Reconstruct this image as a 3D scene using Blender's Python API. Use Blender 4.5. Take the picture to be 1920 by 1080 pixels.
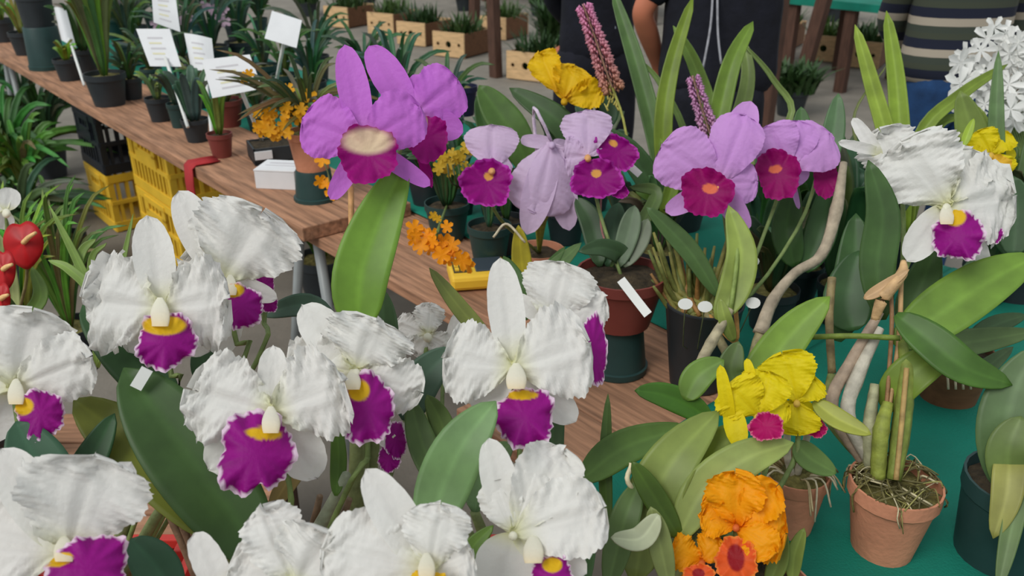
import bpy, bmesh, math, random
import numpy as np
from mathutils import Vector, Matrix

for o in list(bpy.data.objects):
    bpy.data.objects.remove(o)
scene = bpy.context.scene
col = scene.collection
R = math.radians

# ------------------------------------------------------------------ camera, world, light
F = 1600.0                      # focal length in pixels of the 1920x1080 frame
PITCH = R(25)
CAM = Vector((0, 0, 1.6))
cd = bpy.data.cameras.new('camera'); cam = bpy.data.objects.new('camera', cd); col.objects.link(cam)
cd.sensor_fit = 'HORIZONTAL'; cd.sensor_width = 36; cd.lens = 36 * F / 1920; cd.clip_start = .02
cd.dof.use_dof = True; cd.dof.focus_distance = 1.15; cd.dof.aperture_fstop = 8
cam.location = CAM; cam.rotation_euler = (R(90) - PITCH, 0, 0)
scene.camera = cam

w = bpy.data.worlds.new('overcast_sky'); scene.world = w; w.use_nodes = True
bg = w.node_tree.nodes['Background']
bg.inputs[0].default_value = (.90, .96, 1.0, 1); bg.inputs[1].default_value = .60
sd = bpy.data.lights.new('soft_daylight_offscreen', 'SUN'); sun = bpy.data.objects.new('soft_daylight_offscreen', sd); col.objects.link(sun)
sd.energy = 1.7; sd.angle = R(30); sd.color = (1.0, .975, .94)
sun.rotation_euler = (R(30), R(-32), 0)
vs = scene.view_settings
vs.view_transform = 'Standard'; vs.look = 'None'; vs.gamma = 1; vs.use_curve_mapping = False; vs.exposure = .08

FW = Vector((0, math.cos(PITCH), -math.sin(PITCH))); UP = Vector((0, math.sin(PITCH), math.cos(PITCH))); RT = Vector((1, 0, 0))
def ray(px, py): return RT * ((px - 960) / F) + UP * (-(py - 540) / F) + FW
def W(px, py, d): return CAM + ray(px, py) * d                       # a point seen at (px,py), d metres deep
def G(px, py, z):                                                    # where that sight line meets height z
    r = ray(px, py); return CAM + r * ((z - CAM.z) / r.z)
def dep(p): return (p - CAM).dot(FW)

# ------------------------------------------------------------------ materials
def lin(c):
    return tuple(((x / 255) / 12.92 if x / 255 <= .04045 else ((x / 255 + .055) / 1.055) ** 2.4) for x in c[:3])
M = {}
def mat(name, rgb=None, rough=.6, attr=False, noise=None, bump=0, bscale=80, transl=0, spec=.4, stretch=None, var=.25, coat=0):
    m = bpy.data.materials.new(name); m.use_nodes = True; nt = m.node_tree; N = nt.nodes; L = nt.links
    b = N['Principled BSDF']; b.inputs['Roughness'].default_value = rough; b.inputs['Specular IOR Level'].default_value = spec
    if coat: b.inputs['Coat Weight'].default_value = coat; b.inputs['Coat Roughness'].default_value = .3
    tc = N.new('ShaderNodeTexCoord'); src = tc.outputs['Object']
    if stretch:
        mp = N.new('ShaderNodeMapping'); mp.inputs['Scale'].default_value = stretch; L.new(src, mp.inputs[0]); src = mp.outputs[0]
    if attr:
        a = N.new('ShaderNodeAttribute'); a.attribute_name = 'Col'; base = a.outputs['Color']
    else:
        a = N.new('ShaderNodeRGB'); a.outputs[0].default_value = (*lin(rgb), 1); base = a.outputs[0]
    if noise:
        nz = N.new('ShaderNodeTexNoise'); nz.inputs['Scale'].default_value = noise; nz.inputs['Detail'].default_value = 5; L.new(src, nz.inputs['Vector'])
        mr = N.new('ShaderNodeMapRange'); mr.inputs['From Min'].default_value = .3; mr.inputs['From Max'].default_value = .7
        mr.inputs['To Min'].default_value = 1 - var; mr.inputs['To Max'].default_value = 1 + var; L.new(nz.outputs[0], mr.inputs[0])
        mx = N.new('ShaderNodeVectorMath'); mx.operation = 'MULTIPLY'; L.new(base, mx.inputs[0]); L.new(mr.outputs[0], mx.inputs[1]); base = mx.outputs[0]
    L.new(base, b.inputs['Base Color'])
    if bump:
        nb = N.new('ShaderNodeTexNoise'); nb.inputs['Scale'].default_value = bscale; nb.inputs['Detail'].default_value = 6; L.new(src, nb.inputs['Vector'])
        bp = N.new('ShaderNodeBump'); bp.inputs['Strength'].default_value = bump; bp.inputs['Distance'].default_value = .01
        L.new(nb.outputs[0], bp.inputs['Height']); L.new(bp.outputs[0], b.inputs['Normal'])
    if transl:
        t = N.new('ShaderNodeBsdfTranslucent'); L.new(base, t.inputs[0]); ms = N.new('ShaderNodeMixShader'); ms.inputs[0].default_value = transl
        L.new(b.outputs[0], ms.inputs[1]); L.new(t.outputs[0], ms.inputs[2]); L.new(ms.outputs[0], N['Material Output'].inputs[0])
    M[name] = m; return m
mat('petal', attr=True, rough=.55, transl=.28, bump=.15, bscale=140, spec=.25)
mat('leaf', attr=True, rough=.45, transl=.12, noise=22, var=.2, spec=.35)
mat('stem', attr=True, rough=.6, noise=60, var=.25, bump=.2, bscale=150)
mat('terracotta', (206, 140, 108), .85, noise=14, var=.18, bump=.15, bscale=120)
mat('black_plastic', (44, 50, 54), .5, noise=10, var=.2)
mat('green_plastic', (38, 66, 64), .5, noise=10, var=.2)
mat('brown_plastic', (128, 62, 55), .5, noise=8, var=.15)
mat('navy_plastic', (28, 32, 62), .5)
mat('soil', (62, 52, 36), .95, noise=60, var=.6, bump=.8, bscale=90)
mat('moss', (118, 112, 62), .95, noise=70, var=.6, bump=.8, bscale=110)
mat('wood', (164, 122, 94), .75, noise=5, var=.42, stretch=(1.2, 14, 14), bump=.25, bscale=8)
mat('dark_wood', (84, 58, 46), .8, noise=6, var=.3, stretch=(9, 9, 1.2), bump=.2, bscale=10)
mat('pale_wood', (212, 176, 130), .75, noise=6, var=.18, stretch=(2, 10, 10))
mat('brown_board', (112, 76, 50), .8, noise=6, var=.25, stretch=(2, 10, 10))
mat('teal_cloth', (4, 118, 98), .8, noise=5, var=.2, bump=.25, bscale=260)
mat('concrete', (128, 122, 112), .9, noise=5, var=.14, bump=.25, bscale=60)
mat('yellow_plastic', (240, 196, 58), .45, noise=8, var=.1)
mat('ink_plastic', (30, 36, 44), .45)
mat('red_plastic', (206, 60, 52), .4, noise=8, var=.1)
mat('red_cloth', (168, 40, 44), .7, noise=10, var=.15)
mat('white_card', (232, 234, 236), .6, noise=20, var=.03)
mat('white_plastic', (228, 230, 226), .4)
mat('print_ink', (206, 204, 208), .7)
mat('print_yellow', (226, 222, 186), .7)
mat('steel', (150, 156, 156), .4, noise=8, var=.1)
mat('screen', (62, 72, 80), .25)
mat('key_dark', (74, 66, 40), .6)
mat('skin', (196, 118, 88), .55, noise=12, var=.1)
mat('black_fabric', (22, 23, 34), .9, noise=20, var=.25, bump=.2, bscale=60)
mat('denim', (28, 62, 104), .9, noise=20, var=.25, bump=.2, bscale=200)
mat('pale_fabric', (186, 194, 214), .9)
mat('hair', (40, 30, 24), .6); mat('shoe', (48, 46, 46), .6)
def striped():
    m = bpy.data.materials.new('striped_knit'); m.use_nodes = True; N = m.node_tree.nodes; L = m.node_tree.links
    tc = N.new('ShaderNodeTexCoord'); sx = N.new('ShaderNodeSeparateXYZ'); L.new(tc.outputs['Object'], sx.inputs[0])
    md = N.new('ShaderNodeMath'); md.operation = 'MULTIPLY_ADD'; md.inputs[1].default_value = 1 / .109; md.inputs[2].default_value = .62; L.new(sx.outputs['Z'], md.inputs[0])
    fr = N.new('ShaderNodeMath'); fr.operation = 'FRACT'; L.new(md.outputs[0], fr.inputs[0])
    cr = N.new('ShaderNodeValToRGB'); e = cr.color_ramp; e.interpolation = 'CONSTANT'
    e.elements[0].position = 0; e.elements[0].color = (*lin((62, 70, 60)), 1); e.elements[1].position = .22; e.elements[1].color = (*lin((176, 165, 148)), 1)
    for p, c in ((.48, (24, 30, 50)), (.80, (66, 72, 58))):
        x = e.elements.new(p); x.color = (*lin(c), 1)
    L.new(fr.outputs[0], cr.inputs[0]); L.new(cr.outputs[0], N['Principled BSDF'].inputs['Base Color']); N['Principled BSDF'].inputs['Roughness'].default_value = .9
    M['striped'] = m
striped()

# ------------------------------------------------------------------ object helpers
WO = {}
def link(name, me, parent, origin):
    o = bpy.data.objects.new(name, me); col.objects.link(o)
    WO[o.name] = Vector(origin)
    if parent is not None:
        o.parent = parent; o.location = Vector(origin) - WO[parent.name]
    else: o.location = origin
    return o
def tag(o, label, cat=None, group=None, kind=None):
    if label: o['label'] = label
    if cat: o['category'] = cat
    if group: o['group'] = group
    if kind: o['kind'] = kind
    return o
def thing(name, label, cat, loc, group=None):
    return tag(link(name, None, None, loc), label, cat, group)
def mk(name, V, Fs, m, parent=None, origin=None, cols=None, smooth=True, solid=0):
    if origin is None: origin = WO[parent.name] if parent is not None else Vector((0, 0, 0))
    me = bpy.data.meshes.new(name)
    V = np.asarray(V, dtype=float) - np.array(origin)
    me.from_pydata(V.tolist(), [], Fs)
    if cols is not None:
        a = me.color_attributes.new('Col', 'FLOAT_COLOR', 'POINT')
        c = np.ones((len(V), 4), dtype=np.float32); c[:, :3] = cols; a.data.foreach_set('color', c.ravel())
    me.materials.append(M[m] if isinstance(m, str) else m)
    if smooth: me.shade_smooth()
    me.update()
    o = link(name, me, parent, origin)
    if solid:
        s = o.modifiers.new('thickness', 'SOLIDIFY'); s.thickness = solid; s.offset = 0
    return o
def boxes(name, bs, m, parent=None, origin=None, rot=None, bevel=0):
    """bs: list of (cx,cy,cz,sx,sy,sz) in the local frame rot at origin; one mesh"""
    V = []; Fs = []
    for (cx, cy, cz, sx, sy, sz) in bs:
        k = len(V)
        for dx in (-.5, .5):
            for dy in (-.5, .5):
                for dz in (-.5, .5): V.append((cx + dx * sx, cy + dy * sy, cz + dz * sz))
        Fs += [[k + i for i in f] for f in ((0, 1, 3, 2), (4, 6, 7, 5), (0, 4, 5, 1), (2, 3, 7, 6), (0, 2, 6, 4), (1, 5, 7, 3))]
    if origin is None: origin = WO[parent.name] if parent is not None else Vector((0, 0, 0))
    base = WO[parent.name] if parent is not None else Vector(origin)
    me = bpy.data.meshes.new(name); me.from_pydata(V, [], Fs); me.materials.append(M[m]); me.update()
    o = link(name, me, parent, origin)
    if rot is not None: o.rotation_euler = rot
    if bevel:
        b = o.modifiers.new('bevel', 'BEVEL'); b.width = bevel; b.segments = 2
    return o
def copy_of(src, parent, loc, rot=None):
    o = src.copy(); col.objects.link(o); o.parent = parent; o.location = loc
    if rot is not None: o.rotation_euler = rot
    WO[o.name] = (WO[parent.name] if parent else Vector()) + Vector(loc)
    return o
def spline(P, n):
    P = [Vector(p) for p in P]
    if len(P) == 2: return [P[0].lerp(P[1], i / (n - 1)) for i in range(n)]
    Q = [P[0] * 2 - P[1]] + P + [P[-1] * 2 - P[-2]]
    out = []; m = len(P) - 1
    for i in range(n):
        t = i / (n - 1) * m; k = min(int(t), m - 1); t -= k
        a, b, c, d = Q[k:k + 4]
        out.append(.5 * ((2 * b) + (c - a) * t + (2 * a - 5 * b + 4 * c - d) * t * t + (3 * b - a - 3 * c + d) * t ** 3))
    return out
def tube(name, P, rad, colr, parent, m='stem', n=14, k=8, knots=0):
    """P world points, rad radius or (r0,r1) or list"""
    S = spline(P, n); V = []; Fs = []; C = []
    if not isinstance(rad, (tuple, list)): rad = (rad, rad)
    ref = Vector((.3, .2, .9))
    for i, p in enumerate(S):
        t = (S[min(i + 1, n - 1)] - S[max(i - 1, 0)]).normalized()
        a = t.cross(ref)
        if a.length < .1: a = t.cross(Vector((1, 0, 0)))
        a.normalize(); b = t.cross(a)
        f = i / (n - 1) * (len(rad) - 1); j = min(int(f), len(rad) - 2); r = rad[j] + (rad[j + 1] - rad[j]) * (f - j)
        if knots and i % knots == 0: r *= 1.06
        for q in range(k):
            an = 2 * math.pi * q / k; V.append(p + (a * math.cos(an) + b * math.sin(an)) * r)
            C.append(np.array(lin(colr)) * (.8 if knots and i % knots == 0 else 1))
    for i in range(n - 1):
        for q in range(k): Fs.append((i * k + q, i * k + (q + 1) % k, (i + 1) * k + (q + 1) % k, (i + 1) * k + q))
    Fs.append(list(range(k))[::-1]); Fs.append([(n - 1) * k + q for q in range(k)])
    return mk(name, V, Fs, m, parent, cols=np.array(C) if m in ('stem', 'leaf', 'petal') else None)
def tocam(p): return (CAM - p).normalized()

def blade(name, P, wid, colr, parent, n_hint=None, fold=.18, nl=16, nu=10, wide=.5, tip=.62, m='leaf', rib=.22, solid=.0016, basew=.18, twist=0, edge=None):
    """a leaf: world points from base to tip, full width wid (m)"""
    S = spline(P, nl); V = []; Fs = []; C = []
    if m == 'leaf' and max(colr) < 88: colr = tuple(x * 88 / max(colr) for x in colr)
    c0 = np.array(lin(colr))
    for i, p in enumerate(S):
        v = i / (nl - 1)
        t = (S[min(i + 1, nl - 1)] - S[max(i - 1, 0)]).normalized()
        nn = Vector(n_hint) if n_hint is not None else (tocam(p) + Vector((0, 0, .35)))
        sd_ = t.cross(nn)
        if sd_.length < 1e-4: sd_ = Vector((1, 0, 0))
        sd_.normalize(); nr = sd_.cross(t).normalized()
        if twist:
            q = Matrix.Rotation(twist * v, 3, t); sd_ = q @ sd_; nr = q @ nr
        pr = (v ** wide * (1 - v) ** tip) / ((wide / (wide + tip)) ** wide * (tip / (wide + tip)) ** tip)
        pr = max(pr, basew * (1 - v) ** 2)
        if i == nl - 1: pr = .02
        for j in range(nu + 1):
            u = j / nu * 2 - 1
            V.append(p + sd_ * (u * wid * .5 * pr) + nr * (abs(u) ** 1.3 * fold * wid * .5 * pr))
            k = 1 + rib * math.exp(-(u / .10) ** 2) + .05 * math.sin(u * 26)
            C.append(c0 * k)
    for i in range(nl - 1):
        for j in range(nu):
            a = i * (nu + 1) + j; Fs.append((a, a + 1, a + nu + 2, a + nu + 1))
    return mk(name, V, Fs, m, parent, cols=np.array(C), solid=solid)
def leaf(parent, pts, wpx, colr, bulb=None, name='leaf', **kw):
    """pts: (px,py,depth) seen from the photograph's viewpoint; width in its pixels"""
    P = [W(*p) for p in pts]; d = sum(p[2] for p in pts) / len(pts)
    o = blade(name, P, wpx * .90 * d / F, colr, parent, **kw)
    return o

# ------------------------------------------------------------------ orchid flowers
rng = random.Random(7)
SCH = {
 'white': dict(pet=(236, 235, 230), base=(226, 226, 176), lip=(150, 8, 132), rim=(240, 214, 234), yel=(232, 186, 30), thr=(240, 238, 220), col=(244, 242, 222)),
 'purple': dict(pet=(206, 118, 220), base=(222, 160, 222), lip=(152, 0, 116), rim=(166, 10, 126), yel=(236, 214, 176), thr=(240, 216, 190), col=(222, 150, 160)),
 'lav': dict(pet=(216, 190, 222), base=(226, 200, 228), lip=(146, 0, 122), rim=(190, 60, 176), yel=(236, 170, 84), thr=(220, 150, 190), col=(236, 180, 120)),
 'lavback': dict(pet=(214, 190, 220), base=(224, 200, 226), lip=(146, 0, 122), rim=(190, 60, 176), yel=(236, 170, 84), thr=(220, 150, 190), col=(214, 190, 220)),
 'pink': dict(pet=(214, 158, 226), base=(224, 178, 228), lip=(150, 0, 98), rim=(164, 16, 116), yel=(240, 120, 84), thr=(214, 120, 160), col=(240, 170, 110)),
 'yellow': dict(pet=(234, 214, 20), base=(214, 196, 20), lip=(176, 10, 96), rim=(226, 120, 150), yel=(238, 190, 60), thr=(238, 214, 60), col=(232, 196, 90)),
 'gold': dict(pet=(240, 196, 24), base=(214, 160, 20), lip=(230, 150, 20), rim=(240, 190, 40), yel=(240, 200, 40), thr=(238, 190, 40), col=(214, 170, 30)),
 'orange': dict(pet=(250, 168, 10), base=(240, 130, 10), lip=(232, 96, 40), rim=(246, 140, 60), yel=(150, 20, 30), thr=(226, 90, 30), col=(230, 120, 60)),
}
def petal(parent, kind, B, T, wid, sch, bow, cup, ruf, seed, back=False, nrm=None):
    rg = random.Random(seed); nl, nu = (46, 24) if kind == 'p' else (22, 12)
    ax = T - B; L = ax.length; t0 = ax.normalized(); n = nrm if nrm is not None else tocam(B)
    n = (n - t0 * n.dot(t0)).normalized()
    s = t0.cross(n).normalized()
    wa, wb = (.86, .40) if kind == 'p' else (.55, .5)
    if kind == 'n': wa, wb = .3, .35
    mx = (wa / (wa + wb)) ** wa * (wb / (wa + wb)) ** wb
    ph = [rg.uniform(0, 6.28) for _ in range(6)]; fr = rg.uniform(2.6, 3.6)
    c0 = np.array(lin(sch['pet'])); cb = np.array(lin(sch['base'])); V = []; C = []; Fs = []
    for i in range(nl + 1):
        v = i / nl
        pr = max((v ** wa * (1 - v) ** wb) / mx, .16 * (1 - v) if v < .99 else .03)
        for j in range(nu + 1):
            u = j / nu * 2 - 1
            e = max(abs(u) ** 2.2, max(0, (v - .62) / .38) ** 1.5)
            sg = 1 if u > 0 else -1
            th = v * (1 if u > 0 else -1)
            q = 6.283 * fr
            f1 = math.sin(q * (v * .75 + .12 * u) + ph[0] + (ph[1] if u > 0 else 0)) + .45 * math.sin(q * 1.9 * (v + .35 * u) + ph[2]) + .30 * math.sin(q * 4.6 * v + 9 * u + ph[3])
            rip = ruf * e * f1
            jag = 1 + ruf * .32 * abs(u) ** 4 * (math.sin(q * 1.6 * v + ph[3] + sg) + .9 * math.sin(q * 4.9 * v + ph[4] + sg * 2) + rg.uniform(-.4, .4)) * (.2 + v)
            tipj = 1 + ruf * .22 * max(0, (v - .6) / .4) ** 1.5 * (math.sin(4 * u + ph[5]) + .5 * math.sin(11 * u + ph[2]) + .3 * math.sin(23 * u + ph[4]))
            x = u * .5 * wid * pr * jag
            y = L * v * tipj
            z = bow * L * 4 * v * (1 - v) + cup * wid * .5 * (u * u) * pr + rip * wid * .62 - (.035 * math.exp(-(u / .12) ** 2) * math.sin(3.14 * v) * wid if kind != 'n' else 0) + (.16 * ruf) * wid * math.sin(u * 8 + ph[1]) * v * (1 - .5 * abs(u)) + .06 * ruf * wid * math.sin(u * 19 + ph[4]) * v
            V.append(B + t0 * y + s * x + n * z)
            k = min(1, max(0, 1 - v / .35)) ** 1.5
            vein = 1 - .05 * (math.sin(u * 34 + 3 * v) > .55) * (1 - abs(u))
            C.append((c0 * (1 - k) + cb * k) * vein)
    for i in range(nl):
        for j in range(nu):
            a = i * (nu + 1) + j; Fs.append((a, a + 1, a + nu + 2, a + nu + 1))
    nm = 'petal' if kind == 'p' else 'sepal'
    return mk(nm, V, Fs, 'petal', parent, origin=B, cols=np.array(C))
def lip(parent, C0, rx, ry, roll, sch, tilt, notch, yel, ruf, seed, bulge=.35, yaw=0):
    rg = random.Random(seed); n = tocam(C0); X = RT.copy(); X = (X - n * X.dot(n)).normalized(); Y = n.cross(X)
    X, Y = X * math.cos(roll) + Y * math.sin(roll), Y * math.cos(roll) - X * math.sin(roll)
    nr, na = 15, 72; V = [C0 + n * bulge * min(rx, ry)]; Cc = []; Fs = []
    cl, cr_, cy = (np.array(lin(sch[k])) for k in ('lip', 'rim', 'yel')); ph = [rg.uniform(0, 6.28) for _ in range(5)]
    def colour(x, y, r, a):
        edge = .925 + .03 * math.sin(a * 19 + ph[0]) + .03 * math.sin(a * 31 + ph[1])
        c = cl * (1 + .10 * math.sin(a * 9 + ph[1] + 4 * r) * r)
        if r > edge: c = cr_
        if yel:
            d = ((x - yel[0]) / yel[2]) ** 2 + ((y - yel[1]) / yel[3]) ** 2
            k = min(1, max(0, (1.2 - d) / (.7 if yel[2] > .8 else .35))); c = c * (1 - k) + cy * k
        return c
    Cc.append(colour(0, 0, 0, 0))
    for i in range(1, nr + 1):
        r = i / nr
        for q in range(na):
            a = 2 * math.pi * q / na
            f = math.sin(a * 5 + ph[2]) + .6 * math.sin(a * 11 + ph[3]) + .3 * rg.uniform(-1, 1)
            rr = r * (1 + ruf * .052 * r ** 4 * (f + .6 * math.sin(a * 23 + ph[4])) + .05 * r * math.sin(2 * a + ph[0]) + .045 * r * math.sin(3 * a + ph[1]))
            if notch: rr *= 1 - notch * r ** 3 * math.exp(-(((a - 4.95) + math.pi) % (2 * math.pi) - math.pi) ** 2 / .05)
            ca, sa = math.cos(a), math.sin(a)
            ca = math.copysign(abs(ca) ** .9, ca); sa = math.copysign(abs(sa) ** .9, sa)
            x, y = rr * ca, rr * sa
            z = bulge * min(rx, ry) * (1 - r * r) + ruf * .19 * min(rx, ry) * r ** 3 * f - tilt * ry * y * .9 + yaw * rx * x
            V.append(C0 + X * x * rx + Y * y * ry + n * z); Cc.append(colour(x, y, r, a))
    for q in range(na): Fs.append((0, 1 + q, 1 + (q + 1) % na))
    for i in range(nr - 1):
        for q in range(na):
            a = 1 + i * na; Fs.append((a + q, a + na + q, a + na + (q + 1) % na, a + (q + 1) % na))
    return mk('lip', V, Fs, 'petal', parent, origin=C0, cols=np.array(Cc))
FCOUNT = [0]
def flower(plant, scheme, c, pets, lips=(), stem=None, ruf=.16, hood=None, stemcol=(120, 140, 80)):
    """c=(px,py,d); pets: (kind,tipx,tipy,width[,dz,bow,cup,(base offset px)]); lips: (x,y,rx,ry[,roll,yel,notch,dz])"""
    sch = SCH[scheme]; d = c[2]; C0 = W(*c); k = d / F; FCOUNT[0] += 1; sid = FCOUNT[0] * 50
    n = tocam(C0)
    # the column: a short club shaped body in the middle, which carries the petals
    V = []; Fs = []; Cc = []; r0 = (7 if scheme in ('white', 'purple') else 5.5) * k
    for i in range(7):
        v = i / 6; r = r0 * (.45 + .75 * math.sin(v * 2.2)) * (1 if i < 6 else .3)
        for q in range(10):
            a = 2 * math.pi * q / 10
            V.append(C0 + (RT * math.cos(a) + UP * math.sin(a)) * r + n * (v * 30 * k - 6 * k) - UP * (v * 7 * k)); Cc.append(lin(sch['col']))
    for i in range(6):
        for q in range(10): Fs.append((i * 10 + q, i * 10 + (q + 1) % 10, i * 10 + 10 + (q + 1) % 10, i * 10 + 10 + q))
    Fs.append([60 + q for q in range(10)])
    f = mk('flower', V, Fs, 'petal', plant, origin=C0, cols=np.array(Cc))
    for i, p in enumerate(pets):
        kind, tx, ty, wd = p[:4]; dz = p[4] if len(p) > 4 else (.022 if kind != 'p' else .006)
        bow = p[5] if len(p) > 5 else (.06 if kind == 'p' else .03); cup = p[6] if len(p) > 6 else (-.12 if kind == 'p' else .15)
        off = p[7] if len(p) > 7 else (0, 0)
        B = W(c[0] + off[0], c[1] + off[1], d + (.008 if kind != 'p' else .002)); T = W(tx, ty, d + dz)
        petal(f, kind, B, T, wd * k, sch, bow, cup, (ruf if kind == 'p' else ruf * .25), sid + i)
    for i, l in enumerate(lips):
        x, y, rx, ry = l[:4]; roll = R(l[4]) if len(l) > 4 else 0; yel = l[5] if len(l) > 5 else None
        notch = l[6] if len(l) > 6 else 0; dz = l[7] if len(l) > 7 else -.028; yaw = l[8] if len(l) > 8 else 0
        lp = lip(f, W(x, y, d + dz), rx * k, ry * k, roll, sch, .35, notch, yel, 1.0 if ruf > .08 else .8, sid + 20 + i, yaw=yaw, bulge=.35 if scheme == 'white' else -.30)
    if hood:
        hx, hy, hw, hh = hood; hw *= .84; hh *= .92; A = W(hx, hy - hh * .55, d - .004); B = W(hx, hy + hh * .5, d - .036); V = []; Fs = []; Cc = []
        nn = tocam(A); sdv = RT; cth = np.array(lin(sch['thr'])); cye = np.array(lin(sch['yel']))
        for i in range(9):
            v = i / 8; ctr = A.lerp(B, v); r = hw * .46 * k * (.22 + .78 * math.sin(v * 2.1)) * (1 - .25 * v)
            for q in range(13):
                a = math.pi * (q / 12) * 1.3 - .47
                V.append(ctr + sdv * math.cos(a) * r + nn * (math.sin(a) * r * .55)); Cc.append(cth * (1 - .35 * v ** 3) + cye * (.35 * v ** 3) if scheme == 'white' else cth)
        for i in range(8):
            for q in range(12): Fs.append((i * 13 + q, i * 13 + q + 1, i * 13 + 14 + q, i * 13 + 13 + q))
        mk('throat', V, Fs, 'petal', f, origin=C0, cols=np.array(Cc))
    if stem:
        P = [C0 - n * .014] + [W(*s) if len(s) == 3 and isinstance(s, tuple) else Vector(s) for s in stem]
        tube('flower_stalk', P, .0035, stemcol, plant, n=12, k=7)
    return f

# ------------------------------------------------------------------ pots
def lathe(name, prof, base, m, parent, k=28, ribs=0):
    V = []; Fs = []
    for (r, z) in prof:
        for q in range(k):
            a = 2 * math.pi * q / k; rr = r * (1 - (.02 if ribs and q % 2 else 0)); V.append((base[0] + rr * math.cos(a), base[1] + rr * math.sin(a), base[2] + z))
    for i in range(len(prof) - 1):
        for q in range(k): Fs.append((i * k + q, i * k + (q + 1) % k, i * k + k + (q + 1) % k, i * k + k + q))
    Fs.append(list(range(k))[::-1])
    o = mk(name, V, Fs, m, parent, origin=base); o.data.set_sharp_from_angle(angle=R(35)); return o
def pot(parent, base, rt, rb, h, m, soil='soil', rim=True, k=24, ribs=0):
    t = max(.0025, rt * .05)
    if rim: pr = [(rb, 0), (rb + (rt - rb) * .78, h * .8), (rt * .97, h * .8), (rt, h * .82), (rt, h), (rt - t, h), (rt - 1.6 * t, h * .8), (rb - t, .01)]
    else: pr = [(rb, 0), (rt * .98, h * .97), (rt, h * .98), (rt, h), (rt - t, h), (rb - t, .01)]
    p = lathe('pot', pr, base, m, parent, k, ribs)
    if soil:
        rs = rb + (rt - rb) * .86 - t; rg = random.Random(int(base[0] * 999)); V = [(base[0], base[1], base[2] + h * .95)]; Fs = []
        for i in (1, 2, 3):
            for q in range(16):
                a = 2 * math.pi * q / 16; V.append((base[0] + rs * i / 3 * math.cos(a), base[1] + rs * i / 3 * math.sin(a), base[2] + h * (.86 + rg.uniform(0, .08)) - (h * .04 if i == 3 else 0)))
        for q in range(16): Fs.append((0, 1 + q, 1 + (q + 1) % 16))
        for i in range(2):
            for q in range(16): Fs.append((1 + i * 16 + q, 17 + i * 16 + q, 17 + i * 16 + (q + 1) % 16, 1 + i * 16 + (q + 1) % 16))
        mk('potting_mix', V, Fs, soil, parent)
    return p
def clump(parent, base, n, L, wid, colr, seed, spread=.5, droop=.4, nl=9, nu=4, dirbias=None, lmin=.6, name='leaf', tip=.6, wide=.35):
    rg = random.Random(seed)
    for i in range(n):
        a = rg.uniform(0, 6.28); sp = spread * rg.uniform(.35, 1); l = L * rg.uniform(lmin, 1)
        dx = Vector((math.cos(a) * sp, math.sin(a) * sp, 0))
        if dirbias: dx += Vector(dirbias)
        b = Vector(base) + Vector((math.cos(a), math.sin(a), 0)) * wid * .4
        up = Vector((0, 0, 1))
        p1 = b + up * l * .5 + dx * l * .3; p2 = b + up * l * (.95 - droop * sp) + dx * l * .75; p3 = b + up * l * (1.1 - 1.6 * droop * sp) + dx * l * 1.15
        c = tuple(min(255, max(0, x * rg.uniform(.75, 1.2))) for x in colr)
        blade(name, [b, p1, p2, p3], wid * rg.uniform(.7, 1.1), c, parent, nl=nl, nu=nu, solid=.0012, fold=.3, tip=tip, wide=wide)

# ================================================================== SETTING
me = bpy.data.meshes.new('floor')
bm = bmesh.new(); bmesh.ops.create_grid(bm, x_segments=2, y_segments=2, size=40); bm.to_mesh(me); bm.free(); me.materials.append(M['concrete'])
tag(link('floor', me, None, (0, 12, 0)), 'grey concrete paving of the market ground', kind='structure')

O2 = Vector((-.13, 1.68, 0)); AV = Vector((.649, -.761, 0)).normalized(); BV = Vector((.761, .649, 0)).normalized(); TZ = .75
TROT = math.atan2(AV.y, AV.x)
def T(a, b, z=TZ): return O2 + AV * a + BV * b + Vector((0, 0, z))
def tz(p): q = p - O2; return q.dot(AV), q.dot(BV)

def plank(parent, a0, a1, b0, b1, z0, z1, name='plank', m='wood', skew=0):
    o = boxes(name, [(0, 0, 0, a1 - a0, b1 - b0, z1 - z0)], m, parent, T((a0 + a1) / 2, (b0 + b1) / 2, (z0 + z1) / 2), (0, 0, TROT + skew), bevel=.003)
    return o
tab = thing('display_table', 'long plank display table with steel trestles carrying the potted orchids', 'table', T(-1, .4, 0))
for b0, b1 in ((0, .148), (.15, .298), (.302, .6), (.604, .85), (.854, 1.1)):
    plank(tab, -4.6, .3, b0, b1, TZ - .03, TZ)
for b0, b1 in ((-.22, -.052), (-.05, .118), (.12, .298)):
    plank(tab, .302, .62, b0, b1, TZ - .03, TZ)
plank(tab, .302, 1.75, .3, 1.1, TZ - .03, TZ); plank(tab, .622, 1.75, -.22, .298, TZ - .03, TZ)
for a in (-4.4, -2.5, -.78, .5, 1.6):                              # steel trestle legs
    for b in (.06 if a != -2.5 else .85, 1.0):
        for da in (-.20, .20):
            P = [T(a + da * .25, b, TZ - .05), T(a + da, b + (-.03 if b < .5 else .03), .012)]
            tube('leg', P, .016, (150, 156, 156), tab, m='steel', n=3, k=6)
    tube('cross_bar', [T(a, .02, TZ - .05), T(a, 1.06, TZ - .05)], .018, (0, 0, 0), tab, m='steel', n=3, k=6)

# thick boards laid on the far end of the table
ub = thing('raised_boards', 'thick weathered boards laid end-on over the far plank table', 'boards', T(-2.6, .12, TZ))
for b0, b1, e in ((-.045, .115, -.6), (.118, .29, -.585)):
    plank(ub, -4.7, e, b0, b1, TZ + .001, TZ + .041, skew=R(.0))
UZ = TZ + .041

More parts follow.
